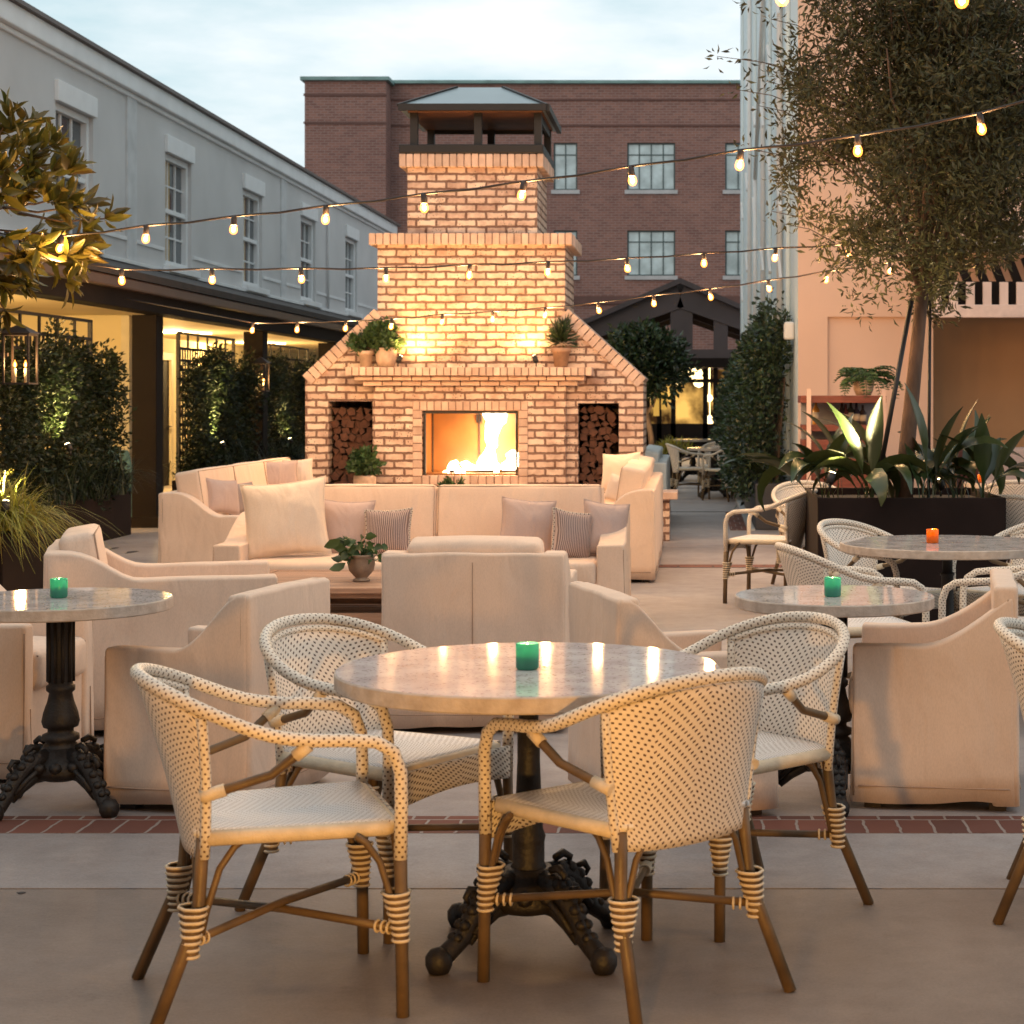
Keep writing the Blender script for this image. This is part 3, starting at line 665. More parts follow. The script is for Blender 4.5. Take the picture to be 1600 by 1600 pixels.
def brick_row(b, x0, x1, y0, y1, z0, z1, step=.078):
    n_ = max(1, round((x1-x0)/step)); st = (x1-x0)/n_
    for k in range(n_):
        j = random.uniform(-.004, .004)
        b.box(x0+k*st+.005, x0+(k+1)*st-.005, y0+j, y1, z0+abs(j)*.5, z1+j*.6)
def brick_row_y(b, x0, x1, y0, y1, z0, z1, step=.078):
    n_ = max(1, round((y1-y0)/step)); st = (y1-y0)/n_
    for k in range(n_):
        j = random.uniform(-.004, .004); b.box(x0, x1+j, y0+k*st+.005, y0+(k+1)*st-.005, z0+abs(j)*.5, z1+j*.6)
def ring(b, x0, x1, y0, y1, z0, z1, ov):
    brick_row(b, x0-ov, x1+ov-.002, y0-ov, y0+.1, z0, z1); brick_row_y(b, x1-.1, x1+ov, y0+.1, y1+ov, z0, z1); brick_row_y(b, x0-ov, x0+.1, y0+.1, y1+ov, z0, z1)
b = MB(); ring(b, mL, mR, YFp, 21.2, 3.10, 3.225, .085); b.build('shoulder_cap', BUNIT, t, True, bevel=.006)
b = MB(); b.box(mL-.075, mR+.075, YFp-.075, 21.27, 3.115, 3.21); b.build('cap_mortar', MORT, t, True)
b = MB(); ring(b, tL, tR, YFp+.02, 21.1, 3.93, 4.07, .08); b.build('chimney_cap_course', BUNIT, t, True, bevel=.006)
b = MB(); b.box(tL-.07, tR+.07, YFp-.05, 21.17, 3.94, 4.055); b.build('chimney_cap_mortar', MORT, t, True)
mx0, mx1 = fx(548), fx(928)
mt = MB(); brick_row(mt, mx0, mx1, 19.46, 19.9, 1.705, 1.795, .075); mant = mt.build('mantel', BUNIT, t, True, bevel=.006)
b = MB(); b.box(mx0+.01, mx1-.01, 19.475, 19.9, 1.712, 1.785); 
b.build('mantel_mortar', MORT, t, True)
b = MB(); brick_row(b, mx0+.08, mx1-.08, 19.54, 19.82, 1.655, 1.703, .2); brick_row(b, mx0+.16, mx1-.16, 19.61, 19.83, 1.600, 1.652, .2); b.build('mantel_corbel', BUNIT, t, True, bevel=.005)
for (xa, za, xb, zb_), sd_ in (((xL, zs, mL, zd), -1), ((xR, zs-.03, mR, zd), 1)):
    b = MB(); A = Vector((xa, 0, za)); B = Vector((xb, 0, zb_)); ln = (B-A).length; d = (B-A).normalized(); nrm = Vector((-d.z, 0, d.x)); 
    if nrm.z < 0: nrm = -nrm
    n_ = int(ln/.078)
    for k in range(n_):
        c = A+d*(k+.5)*ln/n_; w = ln/n_*.5-.005
        P0 = [c+d*a_+nrm*h_ for a_, h_ in ((-w,-.09),(w,-.09),(w,.045),(-w,.045))]
        vs = [Vector((q.x, 19.775, q.z)) for q in P0]+[Vector((q.x, 21.08, q.z)) for q in P0]
        if sd_ < 0: b.add(vs, [(0,1,2,3),(7,6,5,4),(0,4,5,1),(1,5,6,2),(2,6,7,3),(3,7,4,0)])
        else: b.add(vs, [(3,2,1,0),(4,5,6,7),(1,5,4,0),(2,6,5,1),(3,7,6,2),(0,4,7,3)])
    o = b.build('rake_bricks', BUNIT, t, True, bevel=.005)
# firebox surround and box
b = MB(); w = .10
brick_row(b, fo0-w, fo1+w, 19.665, 19.75, fz1+.0, fz1+w*.95); brick_row(b, fo0, fo1, 19.655, 19.8, fz0-w, fz0-.002, .082); brick_row(b, fo0, fo1, 19.66, 19.8, fz0-.21, fz0-w-.004, .2)
for xa in (fo0-w, fo1):
    n_ = 9
    for k in range(n_):
        z0 = fz0-w+(fz1-fz0+w)*k/n_; z1 = fz0-w+(fz1-fz0+w)*(k+1)/n_; b.box(xa+.003, xa+w-.003, 19.665+random.uniform(-.003,.003), 19.8, z0+.005, z1-.005)
b.build('opening_surround', BUNIT, t, True, bevel=.005)
b = MB(); b.box(fo0-w, fo1+w, 19.672, 19.677, fz0-.2, fz1+w*.9); 
# mortar backing is a frame, keep hole open
b = MB(); b.box(fo0-w+.003, fo0-.001, 19.672, 19.679, fz0-w, fz1+w*.9); b.box(fo1+.001, fo1+w-.003, 19.672, 19.679, fz0-w, fz1+w*.9); b.box(fo0, fo1, 19.672, 19.679, fz1+.002, fz1+w*.9); b.build('surround_mortar', MORT, t, True)
b = MB(); e = .012
b.box(fo0+e, fo0+.035, 19.70, 19.76, fz0, fz1-.03); b.box(fo1-.035, fo1-e, 19.70, 19.76, fz0, fz1-.03); b.box(fo0+e, fo1-e, 19.70, 19.76, fz1-.035, fz1-.003); b.build('firebox_frame', BLACKM, t, True, bevel=.004)
STEEL = mat('firebox_steel', (.30,.12,.03), .45, .2, 3, .1, 30)
b = MB(); b.box(fo0+.003, fo1-.003, 20.28, 20.3, fz0, fz1); b.box(fo0+.002, fo0+.010, 19.76, 20.28, fz0, fz1-.004); b.box(fo1-.010, fo1-.002, 19.76, 20.28, fz0, fz1-.004); b.box(fo0+.003, fo1-.003, 19.76, 20.28, fz0+.001, fz0+.02); b.build('firebox_lining', STEEL, t, True)
b = MB()
xm = fx(741)
b.box(fo0+.06, fo0+.075, 20.0, 20.02, fz0+.02, fz1-.04); b.box(xm-.006, xm+.006, 20.255, 20.27, fz0+.02, fz1-.02); b.box(xm-.03, xm-.015, 20.24, 20.27, fz1-.14, fz1-.05); b.box(xm+.015, xm+.03, 20.24, 20.27, fz1-.14, fz1-.05)
b.build('screen_rail', BLACKM, t, True)
FLAMEO = emis('flame_edge', (1,.36,.05), 2.2, transp=1)
# flames: silhouettes given real thickness, rounded
def flame(pts, y, th, nm='flame', m=FLAMEC):
    if m is FLAMEI:
        cx0 = sum(p[0] for p in pts)/len(pts); flame([(x+(x-cx0)*.10+random.uniform(-.8,.8), z-1.0 if z < 738 else z) for x, z in pts], y+.07, th*.8, nm, FLAMEO)
    b = MB(); P2 = [(fx(x), fz(z)) for x, z in pts]; n_ = len(P2); cx_ = sum(p[0] for p in P2)/n_; cz_ = sum(p[1] for p in P2)/n_
    lay = [(-1, .35), (-.7, .8), (0, 1), (.7, .8), (1, .35)]; vs = []
    for o_, sc_ in lay:
        for (x, z) in P2:
            vs.append((cx_+(x-cx_)*(sc_ if sc_ < 1 else 1), y+o_*th, z if sc_ == 1 else cz_+(z-cz_)*(.5+.5*sc_)))
    fs = [tuple(range(n_))[::-1], tuple(range(4*n_, 5*n_))]
    for k in range(4):
        for i in range(n_): j = (i+1) % n_; fs.append((k*n_+i, k*n_+j, (k+1)*n_+j, (k+1)*n_+i))
    b.add(vs, fs, True); return b.build(nm, m, t, True)
K = 190/1600.; 
def Z(pts): return [(640+x*K, 620+y*K) for x, y in pts]
flame(Z([(860,1030),(860,880),(900,800),(960,730),(1000,640),(970,570),(975,350),(1040,305),(940,240),(930,205),(1100,190),(1260,205),(1240,340),(1190,380),(1130,520),(1130,660),(1090,700),(1110,780),(1120,870),(1100,1030)]), 19.98, .045, m=FLAMEI)
flame(Z([(470,1030),(480,920),(520,860),(590,840),(575,890),(640,950),(700,985),(860,1000),(870,1035)]), 19.93, .03, m=FLAMEI)
flame(Z([(640,880),(720,845),(790,890),(850,920),(880,1030),(680,1030),(670,930)]), 19.96, .03, m=FLAMEI)
flame(Z([(1080,1030),(1100,900),(1150,870),(1180,900),(1170,1030)]), 19.92, .03)
flame(Z([(1200,1030),(1190,890),(1260,840),(1270,810),(1245,770),(1300,720),(1350,705),(1400,740),(1475,745),(1450,800),(1420,830),(1420,920),(1340,1000),(1260,1030)]), 19.95, .035, m=FLAMEI)
flame(Z([(360,1030),(430,975),(700,1000),(1350,985),(1420,1030)]), 20.0, .08)
b = MB(); b.box(fx(700), fx(808), 19.9, 20.1, fz0+.02, fz0+.05); b.build('burner', BLACKM, t, True)
for px, py, e_ in ((768,700,11),(730,735,5),(800,725,6)): lamp('fire_light', (fx(px), 19.84, fz(py)), e_, (1,.52,.16), .09)
# metal chimney hood
t2 = t
DKM = mat('hood_metal', (.012,.008,.007), .5, .2, 3)
b = MB(); hx0, hx1 = fx(625), fx(850); hy0, hy1 = YFp-.07, 21.2
b.box(hx0, hx1, hy0, hy1, 4.075, 4.17); b.build('hood_base', DKM, t, True, bevel=.01)
px0, px1 = fx(641), fx(845); zh = fz(172)
b = MB()
for x in (px0, fx(741), px1-.07):
    for y in (hy0+.05, hy1-.15): b = MB(); b.box(x, x+.08, y, y+.08, 4.17, zh); b.build('hood_post', DKM, t, True)
b = MB(); b.box(px0-.02, px1+.02, hy0+.02, hy1-.02, zh-.03, zh-.012); b.build('hood_ceiling', mat('rust_metal', (.16,.065,.035), .6, .3, 4), t, True)
b = MB(); b.box(px0, px1, hy1-.10, hy1-.06, zh-.07, zh-.03); b.box(px1-.03, px1, hy0+.2, hy1-.2, zh-.12, zh-.03); b.build('hood_skirt', DKM, t, True)
b = MB(); ex0, ex1, ey0, ey1 = fx(627), fx(856), hy0-.12, hy1+.12; rz = CAMZ+(CY-141)*20.55/F; rx0, rx1 = WX(716,20.5), WX(788,20.5); rym = (ey0+ey1)/2; zr = zh-.01
vs = [(ex0,ey0,zr),(ex1,ey0,zr),(ex1,ey1,zr),(ex0,ey1,zr),(ex0,ey0,zr+.035),(ex1,ey0,zr+.035),(ex1,ey1,zr+.035),(ex0,ey1,zr+.035),(rx0,rym-.1,rz),(rx1,rym-.1,rz),(rx1,rym+.1,rz),(rx0,rym+.1,rz)]
b.add(vs, [(0,3,2,1),(0,1,5,4),(1,2,6,5),(2,3,7,6),(3,0,4,7),(4,5,9,8),(5,6,10,9),(6,7,11,10),(7,4,8,11),(8,9,10,11)])
b.build('hood_roof', mat('pale_roof_metal', (.30,.36,.38), .35, .1, 2, metal=.3), t, True)
b = MB(); b.bar((ex0,ey0-.01,zr+.01),(ex1,ey0-.01,zr+.01),.05,.07); b.bar((ex1+.01,ey0,zr+.01),(ex1+.01,ey1,zr+.01),.05,.07)
for A_, B_ in ((4,8),(5,9),(6,10),(7,11)): b.bar(vs[A_], Vector(vs[B_]), .04, .03)
b.build('hood_trim', DKM, t, True)
# firewood logs in the two niches
LOGM = [mat('log_bark', (.06,.03,.02), .9, .3, 20, .4, 60), mat('log_cut_face', (.095,.036,.020), .8, .3, 18, .2, 40)]
protos = []
for sh in range(5):
    b = MB(); n_ = (3,4,6,5,4)[sh]; r0 = .056; pts = []
    for k in range(n_):
        a = 2*PI*k/n_+sh; rr = r0*random.uniform(.6, 1.25); pts.append((rr*math.cos(a), rr*math.sin(a)))
    b.prism(pts, 'y', 0, .42)
    for i in range(len(b.f)): b.mi[i] = 1 if i < 2 else 0
    protos.append(b.build('firewood_log', LOGM, None, bevel=.004).data)
for o in [o for o in COL.objects if o.name.startswith('firewood_log')]: bpy.data.objects.remove(o)
for (n0, n1, nz, lab, grp) in ((nl0, nl1, nlz, 'split log stacked in the left niche of the brick fireplace', 'logs in the left niche'), (nr0, nr1, nrz, 'split log stacked in the right niche of the brick fireplace', 'logs in the right niche')):
    z = .42+.05; row = 0
    while z < nz-.07:
        x = n0+.055+(row % 2)*.02
        while x < n1-.05:
            o = bpy.data.objects.new('firewood_log', random.choice(protos)); COL.objects.link(o)
            o.modifiers.new('bevel', 'BEVEL').width = .004
            o.location = (x, 19.95+random.uniform(-.04,.03), z+random.uniform(-.004,.004)); o.rotation_euler = (0, random.uniform(0, 6.28), random.uniform(-.05,.05))
            tag(o, lab, 'log', grp); x += random.uniform(.07,.095)
        z += .072; row += 1
# ================================================================== FURNITURE
def smooth01(x): x = max(0, min(1, x)); return x*x*(3-2*x)
def soft_panel(b, a0, a1, y0, y1, zt, z0=.03, r=.014, n=22, swap=False, flare=0.0, amp=.0055, seed=0):
    """upright padded panel; runs along a (x, or y when swap); top height zt(a)"""
    st = [0, .06, .25, .6]; xs = [a0+r*q for q in st]+[a0+r+(a1-a0-2*r)*i/n for i in range(n+1)]+[a1-r*q for q in st[::-1]]
    vs = []; m = None
    for x in xs:
        d = min(x-a0, a1-x); e = r-math.sqrt(max(0, r*r-(r-d)**2)) if d < r else 0
        top = zt(x)-e; Y0, Y1 = y0+e, y1-e; rr = min(r*1.1, (Y1-Y0)/2*.98); sec = []
        for k in range(7): z = z0+(top-rr-z0)*k/6; sec.append((Y0, z))
        for k in range(1, 6): a = PI/2*k/6; sec.append((Y0+rr-rr*math.cos(a), top-rr+rr*math.sin(a)))
        for k in range(0, 6): a = PI/2*k/6; sec.append((Y1-rr+rr*math.sin(a), top-rr+rr*math.cos(a)))
        for k in range(7): z = z0+(top-rr-z0)*(6-k)/6; sec.append((Y1, z))
        ym = (y0+y1)/2; m = len(sec)
        for (y, z) in sec:
            f = flare*(1-smooth01((z-z0)/.5)); y = y+(f if y > ym else -f); xx = x
            if x-a0 < r: xx = x-f*.6
            if a1-x < r: xx = x+f*.6
            p = Vector((y, xx, z) if swap else (xx, y, z))
            if amp: p = p+noise.noise_vector(p*5.5+Vector((seed*7.7, 0, 0)))*amp*(1+1.5*(1-smooth01((z-z0)/.35)))
            vs.append(p)
    fs = []; nx = len(xs)
    for i in range(nx-1):
        for k in range(m):
            l = (k+1) % m; f = (i*m+k, i*m+l, (i+1)*m+l, (i+1)*m+k); fs.append(f[::-1] if swap else f)
    e0 = tuple(range(m)); e1 = tuple(range((nx-1)*m, nx*m))
    fs.append(e0[::-1] if not swap else e0); fs.append(e1 if not swap else e1[::-1])
    b.add(vs, fs, True)
def seam(b, pts, r=.004): b.tube(pts, r, 5)

def make_seat(name, W_, Lx, za, zb, ts, tb, seat_z=.42, xc=.30, xw=.30, ncush=1, cush_top=None, cush_t=.16, arms_full=True, group=None, label='', cat='armchair', m=LINEN, back_seam=False, seed=0, seat_t=.15, convex=False, lean=.0, legs=True):
    """faces +X, origin at floor centre"""
    t = thing(name, label, cat, group=group); x0 = -Lx/2; x1 = Lx/2; hw = W_/2
    def zt(x):
        q = (x-(x0+xc-xw/2))/xw
        return zb+(za-zb)*(smooth01(q)**(1.6 if convex else .8))
    b = MB()
    soft_panel(b, x0+.012, x1, -hw, -hw+ts, zt, flare=.006, seed=seed+1)
    soft_panel(b, x0+.012, x1, hw-ts, hw, zt, flare=.006, seed=seed+2)
    def zbk(y): return zb-.004*abs(y/hw)
    soft_panel(b, -hw+.004, hw-.004, x0, x0+tb, zbk, swap=True, flare=.006, seed=seed+3, r=.014)
    b.rbox(x0+tb*.6, x1-.015, -hw+ts*.7, hw-ts*.7, .05, seat_z-seat_t+.04, .02, amp=.004, fr=5, seed=seed)
    o = b.build('slipcover', m, t)
    for sg in (-1, 1):
        b = MB(); y = sg*(hw-.004); seam(b, [(x0+.035, y*1.0, z) for z in (.06, .2, .4, zb-.05)], .0035)
        pts = []
        for k in range(22):
            x = x0+.03+(x1-x0-.06)*k/21; pts.append((x, sg*(hw-.012), zt(x)-.012))
        seam(b, pts, .0045); seam(b, [(x1-.004, sg*(hw-.006+.010*(1-smooth01((z-.03)/.5))), z) for z in (.05,.15,.25,.35,.45,za-.03) if z < za], .0035); seam(b, [(x1+.006*(1-smooth01((z-.03)/.5)), sg*(hw-ts*.5), z) for z in (.045,.12,.2,.28)], .003); seam(b, [(x0+.03+(x1-x0-.05)*k/12, sg*(hw+.0085), .085) for k in range(13)], .0030); b.build('piping', SEAM, t)
    b = MB(); seam(b, [(x0-.008, -hw+.02+(W_-.04)*k/12, .085) for k in range(13)], .0030)
    if back_seam: seam(b, [(x0-.001, 0, z) for z in (.06, .3, .5, zb-.04)], .0025)
    pts = [(x1+.008, -hw-.01, .05), (x1+.008, hw+.01, .05)]
    b.build('hem_seam', SEAM, t) if b.f else None
    w = (W_-2*ts)/ncush
    for k in range(ncush):
        y0 = -hw+ts+k*w+.006; b = MB(); b.rbox(x0+tb+.02, x1+.015, y0, y0+w-.012, seat_z-seat_t, seat_z, .03, amp=.006, fr=4, crown=.018, seed=seed+k)
        c = b.build('seat_cushion', m, t)
        b = MB(); xe0, xe1, ye0, ye1 = x0+tb+.035, x1+.005, y0+.012, y0+w-.024
        seam(b, [(xe0, ye0, seat_z-.018), (xe1, ye0, seat_z-.018), (xe1, ye1, seat_z-.018), (xe0, ye1, seat_z-.018)], .0045); b.build('piping', SEAM, c)
    ct = cush_top or zb+.03; nb = ncush if ncush > 1 else 1
    for k in range(nb if cush_top != -1 else 0):
        y0 = -hw+ts+k*w+.004; M_ = Matrix.Translation((x0+tb+.005, 0, seat_z-.01)) @ Matrix.Rotation(R(-9), 4, 'Y')
        b = MB(); b.rbox(0, cush_t, y0, y0+w-.008, 0, (ct-seat_z)*1.02, .032, amp=.007, fr=4, crown=.010, M=M_, seed=seed+5+k); c = b.build('back_cushion', m, t)
        hc = (ct-seat_z)*1.02; b = MB(); seam(b, [M_ @ Vector((cush_t-.006, y_, z_)) for y_, z_ in ((y0+.01, .04), (y0+.01, hc-.012), (y0+w-.018, hc-.012), (y0+w-.018, .04))], .004); b.build('piping', SEAM, c)
    for sx in (x0+.07, x1-.07):
        for sy in (-hw+.07, hw-.07): b = MB(); b.box(sx-.03, sx+.03, sy-.03, sy+.03, 0, .12); b.build('leg', DARKFT, t)
    b = MB(); b.box(x0+.05, x1-.05, -hw+.05, hw-.05, .035, .10); b.build('base', DARKFT, t)
    return t
def put(o, x, y, deg): o.location = (x, y, 0); o.rotation_euler = (0, 0, R(deg))
def place_by_corner(o, near, deg, Lx, W_, side):
    """near = back corner nearest the camera; side=-1 when that corner is at local -Y"""
    c = Vector((near[0], near[1], 0)); d = Vector((math.cos(R(deg)), math.sin(R(deg)), 0)); l = Vector((-d.y, d.x, 0))
    p = c+d*Lx/2-l*(side*W_/2); o.location = (p.x, p.y, 0); o.rotation_euler = (0, 0, R(deg))
# slipcovered dining armchairs
U2 = make_seat('slipcovered_armchair', .68, .56, .575, .775, .085, .085, cush_top=-1, seat_z=.46, xc=.17, xw=.26, label='slipcovered dining armchair turned away with its back to the front left rattan chair', group='slipcovered armchairs at the small tables', seed=1)
place_by_corner(U2, (-1.545, 6.43), 167, .56, .68, 1)
U4 = make_seat('slipcovered_armchair', .72, .58, .58, .80, .085, .085, cush_top=-1, seat_z=.46, xc=.14, xw=.42, label='slipcovered dining armchair right of the small table, seen square from its side', group='slipcovered armchairs at the small tables', seed=2)
place_by_corner(U4, (1.13, 6.50), 172, .58, .72, 1)
U5 = make_seat('slipcovered_armchair', .68, .58, .575, .775, .085, .085, cush_top=-1, seat_z=.46, xc=.17, xw=.26, label='slipcovered dining armchair behind the back right rattan chair, facing the small right table', group='slipcovered armchairs at the small tables', seed=3)
place_by_corner(U5, (-.271, 6.29), 17.6, .58, .68, -1)
U3 = make_seat('slipcovered_armchair', .66, .60, .60, .79, .085, .085, cush_top=-1, seat_z=.49, xc=.22, xw=.28, label='slipcovered dining armchair cut off by the left edge of the photo, beside the left table', group='slipcovered armchairs at the small tables', seed=4)
put(U3, -2.80, 7.33, -4)
# lounge armchairs
U6 = make_seat('lounge_armchair', .80, .86, .64, .785, .10, .10, seat_z=.45, xc=.30, xw=.3, cush_top=.83, label='lounge armchair seen square from behind in the centre', group='lounge armchairs round the coffee table', back_seam=True, seed=5)
put(U6, -.968, 8.05+.43, 90)
U1 = make_seat('lounge_armchair', .86, .98, .675, .80, .12, .11, seat_z=.46, xc=.22, xw=.36, cush_top=.86, label='wide lounge armchair behind the left table, facing right', group='lounge armchairs round the coffee table', convex=True, seed=6)
place_by_corner(U1, (-2.78, 7.90), 16, .98, .86, -1)
# sofas
S1 = make_seat('sofa', 2.54, 1.08, .555, .72, .17, .14, seat_z=.45, xc=.55, xw=.6, ncush=2, cush_top=.87, cush_t=.2, label='two cushion cream sofa facing the camera in front of the fireplace', cat='sofa', group='cream sofas by the fireplace', seed=7, convex=True)
put(S1, -1.71, 11.98, -90)
S2 = make_seat('sofa', 3.7, .95, .53, .72, .16, .14, seat_z=.45, xc=.28, xw=.42, ncush=3, cush_top=.87, cush_t=.2, label='long cream sofa on the left seen from its arm end, facing right', cat='sofa', group='cream sofas by the fireplace', seed=8, convex=True)
put(S2, -3.77, 16.5, 0)
S3 = make_seat('sofa', 3.7, .95, .53, .74, .16, .14, seat_z=.45, xc=.28, xw=.42, ncush=3, cush_top=.89, cush_t=.2, label='long cream sofa on the right of the fireplace, facing left', cat='sofa', group='cream sofas by the fireplace', seed=9, convex=True)
put(S3, -.80, 16.55, 180)
S4 = make_seat('sofa', 3.0, .95, .55, .76, .16, .14, seat_z=.45, xc=.28, xw=.42, ncush=2, cush_top=.87, cush_t=.2, label='cream sofa past the fireplace, its linen coloured grey blue for cool sky light', cat='sofa', m=LINEN_SKY, seed=10, convex=True)
put(S4, -.80, 22.0, 180)
C7 = make_seat('walkway_chair', .7, .7, .6, .85, .1, .1, seat_z=.45, label='blue armchair under the covered walkway beside the cream wall', cat='armchair', m=BLUEF, seed=11); put(C7, -7.0, 21.9, -60)

# pillows
def pillow(name, label, m, px, py, D, w, h, th, yaw=0, lean=-12, roll=0, dz=0, piping=None, group='throw pillows on the sofas'):
    c = W(px, py, D); t = thing(name, label, 'pillow', (c.x, c.y, c.z+dz), group=group)
    Mx = Matrix.Rotation(R(yaw), 4, 'Z') @ Matrix.Rotation(R(lean), 4, 'X') @ Matrix.Rotation(R(roll), 4, 'Y'); sd_ = random.random()*50
    def fn(sg):
        def f(u, v):
            a = 2*u-1; b_ = 2*v-1; q = ((1-a*a)*(1-b_*b_)); t_ = th/2*max(q, 0)**.38
            x = a*w/2*(1-.10*(1-b_*b_)*abs(a)); z = b_*h/2*(1-.10*(1-a*a)*abs(b_))
            p = Vector((x, -sg*t_, z)); p = p+noise.noise_vector(p*7+Vector((sd_, 0, 0)))*.010*(q**.3 if q > 0 else 0)
            return Mx @ p
        return f
    b = MB(); N_ = 22
    b.grid(fn(1), N_, N_, True, lambda u, v: (u*w, v*h)); k = len(b.f)
    b.grid(fn(-1), N_, N_, True, lambda u, v: (u*w, v*h))
    for i in range(k, len(b.f)): b.f[i] = b.f[i][::-1]; b.uv[i] = b.uv[i][::-1]
    b.build('pillow_cover', m, t)
    if piping:
        pts = []
        for e in range(4):
            for k in range(16):
                u = k/16; a, c_ = ((u, 0), (1, u), (1-u, 1), (0, 1-u))[e]; pts.append(fn(1)(a, c_))
        b = MB(); b.tube(pts, piping[0], 6, closed=True); b.build('piping', piping[1], t)
    return t
ROPE = weavemat('twisted_cord', (.62,.52,.44), (.09,.06,.05), pu=.02, pv=.014, zig=False)
PM = (.005, MAUVE); PC = (.005, CREAM)
pillow('throw_pillow', 'big square cream pillow leaning on the left arm of the front sofa', CREAM, 446, 811, 11.75, .54, .50, .20, 4, -14, -6, piping=PC)
pillow('throw_pillow', 'plain taupe pillow between the big cream pillow and a striped one', MAUVE, 538, 828, 11.95, .37, .40, .16, -4, -16, 2, piping=PM)
pillow('throw_pillow', 'striped pillow with twisted cord edge, left half of the front sofa', STRIPE, 606, 832, 11.8, .31, .30, .15, -8, -16, -3, piping=(.008, ROPE))
pillow('throw_pillow', 'plain taupe pillow leftmost of the three on the sofa right half', MAUVE, 823, 822, 11.9, .35, .36, .15, 4, -16, 5, piping=PM)
pillow('throw_pillow', 'striped pillow with twisted cord edge, right half of the front sofa', STRIPE, 893, 838, 11.75, .27, .33, .15, 28, -14, 10, piping=(.008, ROPE))
pillow('throw_pillow', 'plain taupe pillow against the right arm of the front sofa', MAUVE, 946, 828, 11.9, .31, .37, .15, 22, -14, 8, piping=PM)
pillow('throw_pillow', 'taupe piped pillow at the near end of the left sofa', MAUVE, 347, 776, 15.1, .36, .29, .14, 60, -12, 6, piping=PM)
pillow('throw_pillow', 'grey taupe pillow half hidden behind the big cream pillow', fabric('grey_taupe', (.33,.26,.24)), 376, 779, 15.5, .34, .27, .13, 62, -12, 0, piping=PM)
pillow('throw_pillow', 'lilac taupe pillow at the far end of the left sofa', MAUVE, 432, 742, 17.2, .42, .26, .13, 30, -12, 0, piping=PM)
pillow('throw_pillow', 'blush pillow at the far end of the left sofa near the fireplace', LINEN2, 466, 739, 17.4, .28, .26, .13, 10, -12, -4, piping=PC)
pillow('throw_pillow', 'large blush pillow at the far end of the right sofa', LINEN2, 969, 738, 16.9, .40, .36, .16, -30, -14, -4, piping=PC)
pillow('throw_pillow', 'small blush pillow in front of the large one on the right sofa', LINEN2, 966, 764, 15.9, .26, .24, .12, -40, -14, 12, piping=PC)

# coffee table
TEAK = mat('grey_teak', (.34,.20,.13), .65, .25, 5, .15, 40, aniso=(1,14,14), isl=.18)
t = thing('coffee_table', 'slatted teak coffee table with lower shelf in the sofa group', 'coffee table', (-1.75, 10.7, 0))
b = MB(); n_ = 13; y0, y1 = 10.15, 11.25
for k in range(n_): ya = y0+.08+(y1-y0-.16)*k/n_; b.box(-2.52, -.98, ya+.004, ya+(y1-y0-.16)/n_-.004, .395, .42)
b.box(-2.60, -2.524, y0, y1, .390, .422); b.box(-.976, -.90, y0, y1, .390, .422); b.box(-2.52, -.98, y0, y0+.078, .390, .422); b.box(-2.52, -.98, y1-.078, y1, .390, .422); b.build('tabletop', TEAK, t, True, bevel=.004)
for x in (-2.58, -1.0):
    for y in (y0+.02, y1-.10): b = MB(); b.box(x, x+.08, y, y+.08, 0, .388); b.build('leg', TEAK, t, True, bevel=.004)
b = MB(); b.box(-2.5, -1.0, y0+.03, y0+.06, .20, .28); b.box(-2.5, -1.0, y1-.06, y1-.03, .20, .28); b.box(-2.5,-1.0, y0+.04, y0+.07, .36, .389)
for k in range(8): ya = y0+.08+k*.12; b.box(-2.5, -1.0, ya, ya+.10, .205, .225)
b.build('lower_shelf', TEAK, t, True, bevel=.003)

# small brick side table between right sofas
t = thing('brick_side_table', 'low brick pedestal side table with slab top at the end of the right sofa', 'side table', (-.45, 19.3, 0))
b = MB(); b.box(-.72, -.185, 19.0, 19.62, .43, .505); b.build('slab_top', BUNIT, t, True, bevel=.008)
b = MB(); b.box(-.66, -.27, 19.06, 19.56, 0, .428); b.build('pedestal', BRK, t, True)

